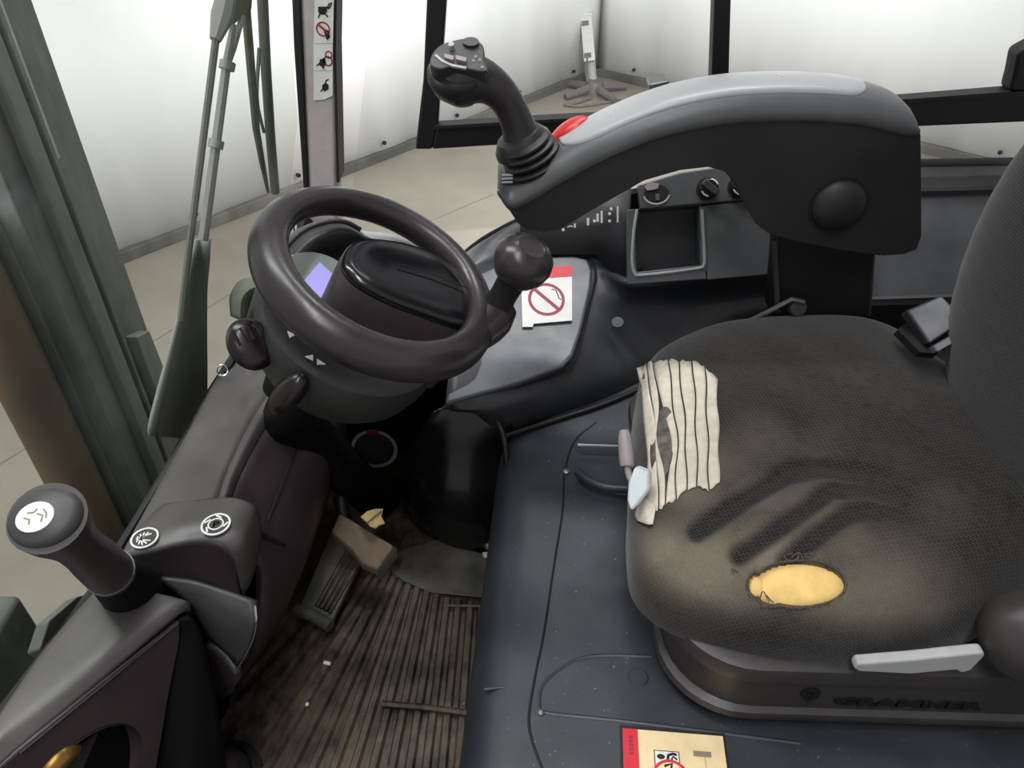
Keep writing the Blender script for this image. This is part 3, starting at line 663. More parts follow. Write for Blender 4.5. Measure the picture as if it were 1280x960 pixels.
# dash binnacle
db = thing('dash_binnacle', Dp(400, 360, 1.05), 'hooded instrument binnacle with a lit lilac screen behind the steering wheel', 'instrument panel')
dc_ = Dp(402, 364, .925); dn = (WN+Vector((.15, -.25, 0))).normalized(); e1, e2, _ = basis(dn); fd = Frame(dc_, e1, e2)
lathe('dial_face', [(.001, -.012), (.056, -.012), (.058, -.006), (.055, 0), (.001, 0)], dc_, dn, 'dial', db, n=48)
fd.pxpoly('screen', [(379, 352), (399, 329), (420, 348), (424, 365), (404, 382)], 0, .002, 'screen', db)
hood = [(338, 400, .95), (348, 362, .945), (364, 328, .945), (388, 301, .95), (416, 289, .955), (440, 288, .965), (460, 298, .98)]
loft('hood', [[Dp(u-10, v-8, d+.02) for u, v, d in hood], [Dp(u-2, v-2, d) for u, v, d in hood], [Dp(u+7, v+8, d+.005) for u, v, d in hood], [Dp(u+22, v+26, d+.045) for u, v, d in hood]], 'midgrey', db, thick=.006)
loft('hood_back', [[Dp(u-10, v-8, d+.02) for u, v, d in hood], [Dp(u-22, v-2, d+.07) for u, v, d in hood], [Dp(u-34, v+36, d+.12) for u, v, d in hood]], 'midgrey', db, thick=.006)
loft('dash_edge', [[Dp(446, 288, 1.02), Dp(495, 294, 1.02), Dp(550, 318, 1.02), Dp(575, 340, 1.02)], [Dp(446, 294, 1.0), Dp(492, 302, 1.0), Dp(546, 326, 1.0), Dp(570, 350, 1.0)], [Dp(440, 310, 1.01), Dp(485, 322, 1.01), Dp(540, 350, 1.01), Dp(560, 378, 1.01)], [Dp(430, 420, 1.08), Dp(475, 430, 1.08), Dp(520, 440, 1.08), Dp(545, 450, 1.08)]], 'silver', db, thick=.008)
o = loft('green_shell', [[Dp(288, 395, 1.1), Dp(287, 370, 1.1), Dp(300, 350, 1.1), Dp(322, 346, 1.1)], [Dp(300, 400, 1.07), Dp(302, 375, 1.06), Dp(312, 362, 1.06), Dp(330, 356, 1.07)], [Dp(318, 402, 1.1), Dp(322, 385, 1.1), Dp(330, 376, 1.1), Dp(338, 370, 1.1)]], 'wiper2', db, thick=.006)  # rounded green shell beside the binnacle hood
prism('knee_shade_panel', [Vector((-.40, .93, .345)), Vector((-.07, .99, .35)), Vector((-.06, 1.19, .40)), Vector((-.40, 1.19, .40))], (0, 0, -.015), 'deepblack', db)  # added under the dash to keep light out of the footwell
# stalks
def paddle(c, n, rx, ry, hint, label, start, nrib):
    t = thing('column_stalk', start, label, 'control stalk')
    tube('stem', [start, c-n*.008], [.009, .008], 'black', t, n=12)
    p = lathe('paddle', [(.001, -.012), (.018, -.010), (.024, -.004), (.0255, .003), (.022, .009), (.014, .012), (.001, .0125)], c, n, 'stalk', t, n=32, hint=hint, sx=rx, sy=ry)
    e1, e2, _ = basis(n, hint)
    for k in range(nrib):
        x = (k-(nrib-1)/2)*.0085
        tube('grip_rib', [c+n*.012+e1*x-e2*-.002, c+n*.010+e1*x+e2*.020], .002, 'stalk', p, n=6)
    return t
M['stalk0'] = plastic('stalk_plastic', (34, 22, 23), .3, gb=.05)
c1 = Dp(313, 431, .86); paddle(c1, (O()-c1+Vector((.3, -.1, .4))).normalized(), 1.0, 1.2, Vector((1, .5, .25)), 'ribbed black stalk paddle on the windscreen side of the column', Dp(362, 440, .97), 4)
c2 = Dp(361, 492, .845); n2 = Vector((-.35, -.75, .5)).normalized(); paddle(c2, n2, .62, 1.2, Vector((1, -.2, -.9)), 'smooth black stalk paddle under the arrow marks of the column', Dp(395, 480, .96), 0)
ky = thing('ignition_key', Dp(284, 458, 1.0), 'black ignition key with a silver ring beside the column stalk', 'key')
prism('key_bow', [Dp(292, 440, 1.0), Dp(286, 447, 1.0), Dp(277, 464, 1.0), Dp(280, 468, 1.0), Dp(290, 457, 1.0), Dp(296, 445, 1.0)], (0, .008, -.006), 'black', ky, bev=.002)
e1, e2, a3 = basis(Vector((.3, -.7, .6))); kc = Dp(278, 463, .995)
tube('key_ring', [kc+e1*(.007*math.cos(g*math.pi/8))+e2*(.007*math.sin(g*math.pi/8)) for g in range(17)], .0013, 'chrome', ky, n=6)

# ------------------------------------------------------------------ steering wheel
sw = thing('steering_wheel', WC, 'dark grey steering wheel with a wide hub spoke and spinner knob', 'steering wheel')
v = []; nA, nB, R_, r_ = 96, 20, .128, .021
for i in range(nA):
    a = 2*math.pi*i/nA
    for j in range(nB):
        b = 2*math.pi*j/nB; la_, lb_ = .0228*math.cos(b), .0172*math.sin(b); rr = R_-.62*la_+.79*lb_
        v.append(WC+We2*(rr*math.cos(a))+We1*(rr*math.sin(a))+WN*(.79*la_+.62*lb_))
f = [(i*nB+j, ((i+1) % nA)*nB+j, ((i+1) % nA)*nB+(j+1) % nB, i*nB+(j+1) % nB) for i in range(nA) for j in range(nB)]
mk('rim', v, f, 'rim', sw)
topo = [(428, 326), (431, 312), (441, 302), (458, 298), (492, 301), (530, 311), (568, 330), (592, 352), (600, 380), (596, 408), (575, 407), (535, 393), (490, 376), (452, 356), (434, 340)]
tl = smoothpoly([Vector((*wf_px(u, v, .004), 0)) for u, v in topo], 4)
def hub_ring(k, h, drop=(0, 0)):
    cx = sum(p.x for p in tl)/len(tl); cy = sum(p.y for p in tl)/len(tl)
    return [WF.p(cx+(p.x-cx)*k, cy+(p.y-cy)*k, h) for p in tl]
nt_ = len(tl)
def stack(name, rings, mat, par):
    vv = [p for r in rings for p in r]; ff = grid_faces(len(rings), nt_, True); ff.append(tuple(range(nt_))); ff.append(tuple(range((len(rings)-1)*nt_, len(rings)*nt_)))
    return mk(name, vv, ff, mat, par)
hubc = stack('hub_cover', [hub_ring(.99, -.004), hub_ring(1.0, -.001), hub_ring(.99, .002), hub_ring(.95, .006), hub_ring(.86, .0085), hub_ring(.6, .0095), hub_ring(.3, .010), hub_ring(.02, .010)], 'gloss', sw)
stack('hub_body', [hub_ring(.99, -.0045), hub_ring(1.01, -.008), hub_ring(1.015, -.03), hub_ring(1.01, -.07), hub_ring(.98, -.11)], 'dark', sw)
tube('cover_groove', [wpt(500, 330, .0145), wpt(540, 342, .0143), wpt(584, 360, .013)], .0008, 'ink', hubc, n=6)
ka = wpt(616, 392, .004); kb = Dp(654, 326, (ka-O()).dot(Vector((0, CS, -SN)))-.045)
kb_ax = (kb-ka).normalized()
kn = tube('spinner_knob', [wpt(596, 420, -.002), wpt(614, 400, .0), wpt(630, 382, .012)], [.020, .026, .019], 'rim', sw, n=16, smooth=3); kn['label'] = 'dark spinner knob clamped to the rim'
tube('neck', [ka+kb_ax*.004, ka+kb_ax*.03, ka+kb_ax*.055, kb], [.019, .0165, .018, .022], 'black', kn, n=20, smooth=3)
ballax = (kb_ax+Vector((.05, -.25, .2))).normalized()
ball = lathe('ball', [(.001, -.034), (.017, -.031), (.027, -.022), (.0335, -.010), (.0355, .001), (.0335, .011), (.027, .0195), (.0165, .024), (.015, .0232), (.001, .0245)], kb, ballax, 'rim', kn, n=40)
lathe('screw', [(.001, 0), (.006, 0), (.006, .005), (.001, .006)], wpt(617, 377, .018), (.6, -.6, .5), 'chrome', kn, n=12)

# ------------------------------------------------------------------ seat platform (slate cover)
pf = thing('seat_platform', (.3, .6, 0), 'slate blue moulded cover that carries the seat', 'seat base')
def xe(y): return -.060+(y-.415)*.079
rows = []
ys = [.07, .25, .40, .50, .60, .75, .86, .915, .945, .955]
prof = [(-.012, -.02), (-.006, .08), (-.004, .15), (.0, .190), (.009, .220), (.025, .240), (.046, .2485), (.075, .25), (.2, .25), (.45, .25), (.75, .25), (1.15, .25)]
for i, (px_, pz) in enumerate(prof):
    rows.append([Vector((xe(y)+px_, y if px_ < .06 else min(y+(max(0, y-.80)/.155)*.32*max(0, min(1, (px_-.06)/.25)), 1.28), pz-(0 if y < .94 else (y-.94)*.6)+.0)) for y in ys])
loft('cover', rows, 'slate', pf, thick=.01, n=3, m=3)
def bead(name, pts, r, mat, z=.25): return tube(name, [Zp(u, v, z) for u, v in pts], r, mat, pf, n=8, smooth=4)
bead('cover_seam', [(745, 528), (718, 552), (706, 590), (703, 640), (692, 710), (680, 790), (668, 850), (661, 900), (668, 935), (690, 990)], .0016, 'black')
bead('moulded_edge', [(674, 885), (676, 862), (690, 845), (722, 825), (760, 820), (815, 822)], .003, 'slate', .2485)
bead('moulded_edge', [(674, 885), (684, 892), (760, 900), (860, 912), (1000, 930)], .003, 'slate', .2485)
bead('moulded_edge', [(605, 862), (640, 858), (666, 856)], .002, 'slate', .247)
bolt(Zp(708, 590, .25), Vector((0, 0, 1)), .006, pf, 'steel'); bolt(Zp(676, 891, .25), Vector((0, 0, 1)), .004, pf, 'steel')
lathe('plug', [(.001, 0), (.012, 0), (.010, .002), (.001, .002)], Zp(798, 847, .25), (0, 0, 1), 'slate', pf, n=20)
# warning sticker on the platform
o_ = Zp(840, 935, .2512); ex_ = Zp(905, 921, .2512)-Zp(779, 911, .2512); fw = Frame(o_, ex_, Vector((0, 1, 0)))
ws = thing('warning_sticker', o_, 'cream warning sticker with a red band lying on the slate cover', 'sticker')
cr_ = [fw.px(778, 911), fw.px(903, 920)]; wid = cr_[1][0]-cr_[0][0]; x0, y0 = cr_[0]; HS = .11
fw.poly('border', [(x0-.003, y0+.004), (x0+wid+.003, y0+.004), (x0+wid+.003, y0-HS-.003), (x0-.003, y0-HS-.003)], -.001, .0003, 'ink', ws)
fw.poly('backing', [(x0, y0), (x0+wid, y0), (x0+wid, y0-HS), (x0, y0-HS)], .0003, .0012, 'cream', ws)
fw.poly('red_band', [(x0, y0), (x0+.0165, y0), (x0+.0165, y0-HS), (x0, y0-HS)], .0012, .0017, 'signred', ws)
for k in range(5): fw.poly('print_mark', [(x0+.006, y0-.008-k*.0045), (x0+.011, y0-.0075-k*.0045), (x0+.011, y0-.0105-k*.0045), (x0+.006, y0-.011-k*.0045)], .0017, .0020, 'darkred', ws)
bx0, by0 = fw.px(817, 938); 
fw.poly('pictogram_frame', [(bx0, by0), (bx0+.027, by0), (bx0+.027, by0-.03), (bx0, by0-.03)], .0012, .0015, 'ink', ws)
fw.poly('pictogram_field', [(bx0+.001, by0-.001), (bx0+.026, by0-.001), (bx0+.026, by0-.029), (bx0+.001, by0-.029)], .0015, .0018, 'paper', ws)
fw.disc('pictogram', bx0+.007, by0-.007, .0042, .0018, .0021, 'ink', ws, ky=.65)
fw.stroke('pictogram', [(bx0+.014, by0-.011), (bx0+.015, by0-.005), (bx0+.020, by0-.003), (bx0+.024, by0-.004)], .003, .0018, .0021, 'ink', ws)
fw.stroke('pictogram', [(bx0+.018, by0-.010), (bx0+.020, by0-.006), (bx0+.024, by0-.009)], .002, .0018, .0021, 'ink', ws)
fw.ring('prohibition_ring', bx0+.016, by0-.029, .0165, .0195, .0018, .0024, 'signred', ws)
fw.disc('ring_field', bx0+.016, by0-.029, .0165, .0018, .0021, 'cream', ws)
fw.stroke('prohibition_bar', [(bx0+.004, by0-.04), (bx0+.027, by0-.018)], .003, .0021, .0026, 'signred', ws)
fw.stroke('pictogram', [(bx0+.010, by0-.017), (bx0+.018, by0-.014), (bx0+.016, by0-.024)], .003, .0021, .0024, 'ink', ws)
q0 = fw.px(866, 939); fw.poly('print_mark', [q0, (q0[0]+.019, q0[1]), (q0[0]+.019, q0[1]-.006), (q0[0], q0[1]-.006)], .0012, .0015, 'greyprint', ws)
fw.stroke('print_line', [(q0[0]+.012, q0[1]-.006), (q0[0]+.012, q0[1]-.03)], .0006, .0012, .0015, 'greyprint', ws)

# ------------------------------------------------------------------ right-hand console
rc = thing('side_console', (.3, 1.1, .2), 'dark right-hand console with storage tray and rotary switches', 'console')
A = [(600, 522), (628, 543), (690, 523), (760, 500), (830, 468), (900, 430), (965, 402), (1088, 385)]
B = [(585, 513), (622, 524), (690, 502), (757, 474), (818, 436), (885, 404), (965, 388), (1088, 374)]
C_ = [(560, 506), (614, 500), (682, 474), (748, 440), (805, 405), (875, 380), (965, 366), (1088, 354)]
D_ = [(566, 440), (610, 430), (672, 405), (745, 388), (798, 374), (872, 362), (965, 352), (1088, 344)]
E_ = [(585, 338), (620, 326), (680, 320), (742, 322), (784, 356), (872, 349), (962, 342), (1088, 335)]
loft('shoulder', [[Zp(u, v, z) for u, v in r] for r, z in ((A, .243), (B, .288), (C_, .322), (D_, .362), (E_, .41))], 'console', rc, thick=.012)
tube('bolster_seam', [Zp(u, v+3, .256) for u, v in A[1:7]], .004, 'ink', rc, n=8, smooth=4)
lidp = [(598, 342), (640, 323), (718, 319), (735, 323), (741, 338), (739, 360), (726, 415), (716, 444), (704, 457), (640, 481), (556, 506), (562, 450), (575, 390)]
zl = lambda u, v: .41-(v-321)*(.088/175)+.009
ltop = [Zp(u, v, zl(u, v)) for u, v in lidp]
lid = prism('lid', ltop, Vector((0, .006, -.014)), 'lid', rc, bev=.006)
tube('lid_gap', [Zp(u, v, zl(u, v)-.011) for u, v in [(600, 338), (640, 320), (718, 316), (737, 320), (744, 338), (742, 360), (729, 416), (718, 448), (705, 461), (640, 485), (554, 511)]], .0022, 'ink', rc, n=6, smooth=2)
lathe('button', [(.001, 0), (.011, 0), (.010, .0015), (.001, .0015)], Zp(772, 403, .358), (-.1, -.45, .9), 'console', rc, n=20)
# outer rim of the console towards the side glass
loft('outer_rim', [[Zp(u, v, .41) for u, v in ((560, 345), (585, 338), (620, 326), (680, 320), (742, 322))], [Yp(560, 335, 1.215), Yp(585, 315, 1.225), Yp(615, 296, 1.235), Yp(655, 277, 1.24), Yp(720, 262, 1.24)], [Yp(552, 352, 1.25), Yp(578, 322, 1.25), Yp(610, 300, 1.255), Yp(655, 280, 1.26), Yp(720, 270, 1.26)]], 'cover', rc, thick=.01)
tube('rim_gasket', [Yp(540, 370, 1.25), Yp(566, 332, 1.25), Yp(592, 307, 1.25), Yp(622, 288, 1.25), Yp(665, 268, 1.25), Yp(720, 255, 1.25)], .0045, 'ink', rc, n=8, smooth=3)
# switch panel between lid and tray
loft('switch_panel', [[Yp(650, 318, 1.20), Yp(742, 318, 1.19), Yp(784, 362, 1.12)], [Yp(650, 250, 1.23), Yp(742, 235, 1.225), Yp(786, 225, 1.21)]], 'console', rc, thick=.01, n=1, m=1)
fs_ = Frame(Yp(742, 275, 1.196), Vector((1, 0, 0)), Vector((0, .3, 1)))
fs_.o = fs_.o-Vector((0, .012, 0))
for u, v, w_, h_ in ((772, 268, 2.2, 20), (752, 271, 2.4, 15), (747, 272, 3, 10), (735, 277, 3, 9), (718.5, 282, 2.5, 5)):
    fs_.pxpoly('symbol_bar', [(u-w_/2, v-h_/2), (u+w_/2, v-h_/2), (u+w_/2, v+h_/2), (u-w_/2, v+h_/2)], 0, .001, 'white', rc)
for u, v in ((762, 267), (762, 276), (764, 261), (743, 276), (704, 287)):
    cx, cy = fs_.px(u, v); fs_.disc('symbol_dot', cx, cy, .0026, 0, .001, 'white', rc, n=12)
fs_.stroke('symbol_line', [fs_.px(709, 284), fs_.px(712, 282.5), fs_.px(716, 283)], .0016, 0, .001, 'white', rc)
prism('back_panel', [Yp(735, 330, 1.245), Yp(790, 375, 1.235), Yp(975, 360, 1.235), Yp(975, 222, 1.255), Yp(880, 224, 1.255), Yp(800, 240, 1.255), Yp(700, 268, 1.255)], (0, .02, 0), 'deepblack', rc)
prism('lid_backing', [Zp(730, 316, .40), Zp(748, 312, .40), Zp(790, 350, .39), Zp(785, 372, .37), Zp(738, 345, .385)], (0, 0, -.02), 'console', rc)
# tray panel
BL = Yp(781, 352, 1.115); BR = Yp(965, 342, 1.115); TLt = Yp(800, 230, 1.195)
nT = (BR-BL).cross(TLt-BL).normalized()
if nT.dot(O()-BL) < 0: nT = -nT
ft = Frame(BL, (BR-BL), (TLt-BL))
tp = thing('tray_panel', BL, 'grey panel with a deep square storage tray and rotary switches under the armrest', 'panel')
def tpoly(name, pts, h0, h1, mat, par=tp, **kw): return ft.pxpoly(name, pts, h0, h1, mat, par, **kw)
tpoly('control_strip', [(800, 262), (797, 232), (850, 216), (905, 208), (965, 212), (965, 246), (940, 250)], -.012, .006, 'cover', bev=.003)
tpoly('face_panel', [(882, 257), (940, 250), (965, 247), (965, 343), (884, 350)], -.012, .002, 'cover', bev=.002)
tpoly('face_edge', [(783, 262), (793, 262), (796, 340), (880, 331), (884, 349), (784, 356)], -.012, .002, 'cover', bev=.002)
tpoly('face_edge', [(874, 258), (883, 257), (884, 340), (876, 338)], -.012, .002, 'cover', bev=.001)
hole = [(792, 263), (875, 257), (878, 332), (795, 341)]
inner = [(806, 268), (860, 264), (862, 318), (810, 324)]
hp = [ft.p(*ft.px(u, v), .0) for u, v in hole]; ip = [ft.p(*ft.px(u, v), .0)+ft.n*-.055+Vector((0, 0, 0)) for u, v in hole]
mk('tray', hp+ip, [(0, 1, 5, 4), (1, 2, 6, 5), (2, 3, 7, 6), (3, 0, 4, 7), (4, 5, 6, 7)], 'console', tp, thick=.003, off=1, bev=.006)
rimpx = [(796, 262), (792, 290), (790, 325), (793, 341), (803, 344), (870, 336), (879, 331), (880, 320), (877, 262)]
tube('tray_lip', [ft.p(*ft.px(u, v), .003) for u, v in rimpx], .0028, 'inset', tp, n=8, smooth=3)
lathe('drain_hole', [(.001, 0), (.0035, 0), (.0035, .001), (.001, .001)], ft.p(*ft.px(806, 338), -.05)+ft.n*.0, ft.n, 'ink', tp, n=12)
def tknob(u, v, name, label):
    p = ft.p(*ft.px(u, v), .006); t = thing(name, p, label, 'switch')
    lathe('base', [(.001, 0), (.018, 0), (.018, .004), (.001, .004)], p, ft.n, 'black', t, n=28)
    lathe('dial', [(.001, .004), (.016, .004), (.015, .016), (.012, .019), (.001, .019)], p, ft.n, 'black', t, n=28)
    R = Matrix((ft.ex*math.cos(.7)-ft.ey*math.sin(.7), ft.ex*math.sin(.7)+ft.ey*math.cos(.7), ft.n)).transposed()
    box('grip_bar', p+ft.n*.022, (.030, .011, .010), 'dark', t, rot=R, bev=.002)
    for s_, a0 in ((1, 20), (-1, 200)):
        tube('white_mark', [p+ft.n*.0195+ft.ex*(.0135*math.cos(math.radians(a0+g)))+ft.ey*(.0135*math.sin(math.radians(a0+g))) for g in range(0, 61, 12)], .0014, 'white', t, n=6)
tknob(883, 237, 'rotary_switch', 'black rotary switch with white marks beside the power socket')
tknob(922, 235, 'rotary_switch', 'black rotary switch half hidden behind the armrest')
sk = thing('power_socket', ft.p(*ft.px(820, 243), .006), 'oval black socket with a pale lip above the storage tray', 'socket')
cx, cy = ft.px(820, 243)
ft.disc('socket_hole', cx, cy, .021, .005, .0068, 'ink', sk, ky=.70)
tube('socket_lip', [ft.p(cx+.021*math.cos(math.radians(g)), cy+.0165*math.sin(math.radians(g)), .007) for g in range(190, 351, 16)], .0016, 'handle', sk, n=8)
ft.poly('flap', [(cx-.020, cy+.012), (cx-.012, cy+.020), (cx+.004, cy+.016), (cx+.002, cy+.008), (cx-.015, cy+.006)], .007, .010, 'palegrip', sk)
ft.poly('contact', [(cx-.002, cy-.010), (cx+.004, cy-.010), (cx+.004, cy), (cx-.002, cy)], .0068, .009, 'steel', sk)
# rear panel right of the armrest
structure(loft('wall_side', [[Yp(1070, 384, 1.17), Yp(1150, 382, 1.17), Yp(1230, 379, 1.17), Yp(1330, 375, 1.17)], [Yp(1070, 372, 1.185), Yp(1150, 369, 1.185), Yp(1230, 366, 1.185), Yp(1330, 362, 1.185)], [Yp(1070, 360, 1.195), Yp(1150, 357, 1.195), Yp(1230, 354, 1.195), Yp(1330, 350, 1.195)], [Yp(1085, 246, 1.22), Yp(1150, 243, 1.22), Yp(1230, 240, 1.22), Yp(1330, 236, 1.22)]], 'panelblue', None, thick=.012, m=2, n=2))
tr2 = structure(thing('trim_2', Yp(1190, 225, 1.22)))
prism('gap_strip', [Yp(1120, 246, 1.215), Yp(1340, 240, 1.215), Yp(1340, 234, 1.215), Yp(1120, 240, 1.215)], (0, .06, 0), 'ink', tr2)
prism('sill', [Yp(1120, 241, 1.222), Yp(1340, 236, 1.222), Yp(1340, 217, 1.24), Yp(1120, 222, 1.24)], (0, .05, -.01), 'console', tr2, bev=.004)
prism('sill_top', [Yp(1120, 223, 1.24), Yp(1340, 218, 1.24), Yp(1340, 203, 1.27), Yp(1120, 207, 1.27)], (0, .03, -.01), 'grey', tr2, bev=.003)
prism('rubber_edge', [Yp(1120, 208, 1.265), Yp(1340, 204, 1.265), Yp(1340, 201, 1.27), Yp(1120, 205, 1.27)], (0, .02, 0), 'ink', tr2)

prism('gap_filler', [Yp(1060, 383, 1.15), Yp(1345, 374, 1.15), Yp(1345, 440, 1.15), Yp(1060, 445, 1.15)], (0, .02, 0), 'deepblack', rc)  # added black sheet filling the dark gap behind the seat
# no smoking sticker on the lid
def lz(u, v): return Zp(u, v, zl(u, v)+.0008)
o_ = lz(684, 372); fn = Frame(o_, lz(716, 402)-lz(654, 407), lz(715, 335)-lz(716, 402))
ns = thing('no_smoking_sticker', o_, 'white no smoking sticker with a red ring on the console lid', 'sticker')
fn.pxpoly('backing', [(656, 335), (715, 333), (715, 401), (667, 405), (666, 409), (653, 409), (652, 370)], 0, .001, 'paper', ns)
fn.pxpoly('red_band', [(656, 335), (715, 333), (715, 346), (656, 350)], .001, .0015, 'signred', ns)
cx, cy = fn.px(683, 374.5); rr = (fn.px(706, 374)[0]-fn.px(660, 374)[0])/2
fn.ring('ring', cx, cy, rr*.84, rr, .001, .0016, 'darkred', ns, ky=.5*abs(fn.px(683, 354)[1]-fn.px(683, 395)[1])/rr)
fn.stroke('bar', [fn.px(668, 362), fn.px(698, 387)], .006, .001, .0017, 'darkred', ns)
fn.stroke('smoke_line', [fn.px(u, v) for u, v in ((689, 363), (692, 362), (695, 364), (697, 369), (699, 374), (702, 375))], .0016, .001, .0016, 'ink', ns)

# ------------------------------------------------------------------ seat
def fabric(name, wear_attr=True, rot=.6):
    m, nt, b = nmat(name)
    if wear_attr:
        au = node(nt, 'ShaderNodeAttribute', attribute_name='weave'); mp = node(nt, 'ShaderNodeMapping'); nt.links.new(au.outputs['Vector'], mp.inputs[0]); mp.inputs['Rotation'].default_value = (0, 0, rot); v = mp.outputs[0]
    else:
        g_ = node(nt, 'ShaderNodeNewGeometry'); sx_ = node(nt, 'ShaderNodeSeparateXYZ'); cb_ = node(nt, 'ShaderNodeCombineXYZ'); nt.links.new(g_.outputs['Position'], sx_.inputs[0])
        nt.links.new(math_(nt, 'ADD', sx_.outputs[1], sx_.outputs[0]), cb_.inputs[0]); nt.links.new(sx_.outputs[2], cb_.inputs[1]); v = cb_.outputs[0]
    br = node(nt, 'ShaderNodeTexBrick'); nt.links.new(v, br.inputs['Vector']); br.inputs['Scale'].default_value = 78
    br.inputs['Mortar Size'].default_value = .075; br.inputs['Mortar Smooth'].default_value = .6; br.inputs['Brick Width'].default_value = .55; br.inputs['Row Height'].default_value = .27
    br.inputs['Color1'].default_value = (1, 1, 1, 1); br.inputs['Color2'].default_value = (.55, .55, .55, 1); br.inputs['Mortar'].default_value = (0, 0, 0, 1)
    th = math_(nt, 'MULTIPLY', br.outputs[0], math_(nt, 'ADD', math_(nt, 'MULTIPLY', noise(nt, v, 60, 2), .6), .3))
    f = ramp(nt, th, [(.2, (0, 0, 0, 1)), (.42, (1, 1, 1, 1))])
    dark = mix(nt, f, lin((13, 12, 11)), lin((56, 51, 47)))
    if wear_attr:
        at = node(nt, 'ShaderNodeAttribute', attribute_name='wear')
        nz = noise(nt, coords(nt), 16, 5, .7)
        wv = math_(nt, 'MULTIPLY', at.outputs['Fac'], math_(nt, 'ADD', math_(nt, 'MULTIPLY', nz, .9), .55))
        fib = noise(nt, coords(nt, (500, 90, 90)), 3, 2)
        worn = mix(nt, fib, lin((96, 88, 76)), lin((136, 127, 110)))
        dark = mix(nt, ramp(nt, wv, [(.12, (0, 0, 0, 1)), (.95, (.92, .92, .92, 1))]), dark, worn)
    nt.links.new(dark, b.inputs['Base Color']); b.inputs['Roughness'].default_value = .85; b.inputs['Specular IOR Level'].default_value = .25
    b.inputs['Sheen Weight'].default_value = .25; b.inputs['Sheen Roughness'].default_value = .5
    bump(nt, b, br.outputs[0], .35, .0012); return m
M['fabric'] = fabric('worn_seat_fabric'); M['backfabric'] = fabric('backrest_fabric', False, .0)
M['foam'] = flat('yellow_foam', (246, 206, 128), .8, var=.1)
M['fray'] = flat('frayed_threads', (84, 76, 67), .9, var=.4)
M['tape'] = flat('masking_tape', (206, 197, 180), .6, var=.12)
M['tornfabric'] = rusty('torn_fabric', (60, 56, 54), (120, 112, 102), 60)
M['pan'] = plastic('seat_pan_plastic', (58, 54, 53), .38)

seat = thing('operator_seat', (.37, .68, .25), 'worn dark fabric driver seat with torn cushion', 'seat')
outl = [(787, 665, .405), (789, 610, .41), (791, 550, .415), (796, 490, .42), (806, 450, .41), (833, 424, .41), (900, 402, .405), (1000, 394, .405), (1080, 397, .405), (1137, 419, .405), (1190, 458, .405), (1245, 484, .405), (1330, 500, .42),
        (1420, 560, .40), (1400, 680, .38), (1320, 735, .37), (1255, 775, .37), (1195, 803, .37), (1120, 818, .37), (1040, 822, .37), (960, 815, .37), (880, 796, .37), (822, 766, .375), (793, 722, .39)]
O2 = smoothpoly([Zp(*p) for p in outl], 8)
cc = Vector((.36, .67, 0))
NA = 640
angs = []; 
tab = sorted(((math.atan2(p.y-cc.y, p.x-cc.x), math.hypot(p.x-cc.x, p.y-cc.y)) for p in O2))
def rad(a):
    import bisect
    i = bisect.bisect(tab, (a, 0)); a1, r1 = tab[i % len(tab)]; a0, r0 = tab[i-1]
    if i == 0: a0 -= 2*math.pi
    if i == len(tab): a1 += 2*math.pi
    t = 0 if a1 == a0 else (a-a0)/(a1-a0); return r0+(r1-r0)*max(0, min(1, t))
ZR, ZT = .375, .458
def proj(p):
    z = p.z-CAM_Z; d = CS*p.y-SN*z; return (640+FPX*p.x/d, 480-FPX*(SN*p.y+CS*z)/d)
def seg_d(u, v, pts):
    best = 1e9
    for (a, b), (c, d) in zip(pts[:-1], pts[1:]):
        L = (c-a)**2+(d-b)**2; t = max(0, min(1, ((u-a)*(c-a)+(v-b)*(d-b))/L)); best = min(best, math.hypot(u-a-t*(c-a), v-b-t*(d-b)))
    return best
GRV = [[(872, 664), (930, 625), (985, 592), (1030, 586), (1100, 598)], [(925, 693), (985, 652), (1040, 612), (1090, 612), (1170, 640)], [(985, 700), (1040, 655), (1065, 640), (1110, 640), (1200, 655)]]
def groove(u, v):
    g = 0
    for k, pts in enumerate(GRV):
        d = seg_d(u, v, pts); fade = 1 if u < 1050 else max(0, 1-(u-1050)/130)
        g = max(g, math.exp(-(d/14.0)**4)*fade)
    return g
def inhole(u, v):
    a = ((u-1000)/57)**2+((v-731)/(30 if v < 731 else 27))**2
    b = ((u-945)/10)**2+((v-731)/15)**2
    c = ((u-965)/18)**2+((v-742)/14)**2
    return min(a, b, c)
def hbase(s): return ZR+(ZT-ZR)*math.sqrt(max(0, 1-s**5))
def hc(x, y):
    a = math.atan2(y-cc.y, x-cc.x); s = min(1, math.hypot(x-cc.x, y-cc.y)/rad(a)); return hbase(s)-.014*(1-s)**2
def on_cushion(u, v, lift=0):
    z = .45
    for _ in range(12): p = Zp(u, v, z); z = .5*z+.5*(hc(p.x, p.y)+lift)
    return Zp(u, v, z)
ss = [0.02]+[i/70 for i in range(2, 58)]+[.83+.17*(1-(1-i/52)**1.6) for i in range(1, 53)]
verts = []; wear = []
WEARP = [(880, 720, 110, 1.0), (960, 700, 90, .9), (1080, 750, 110, .75), (830, 690, 60, .9), (900, 580, 60, .45), (950, 555, 60, .35), (1040, 800, 120, .5), (870, 620, 50, .6), (1010, 640, 70, .6), (950, 620, 50, .6), (1060, 690, 60, .55), (1180, 640, 70, .25), (1150, 770, 70, .5), (1020, 560, 60, .25)]
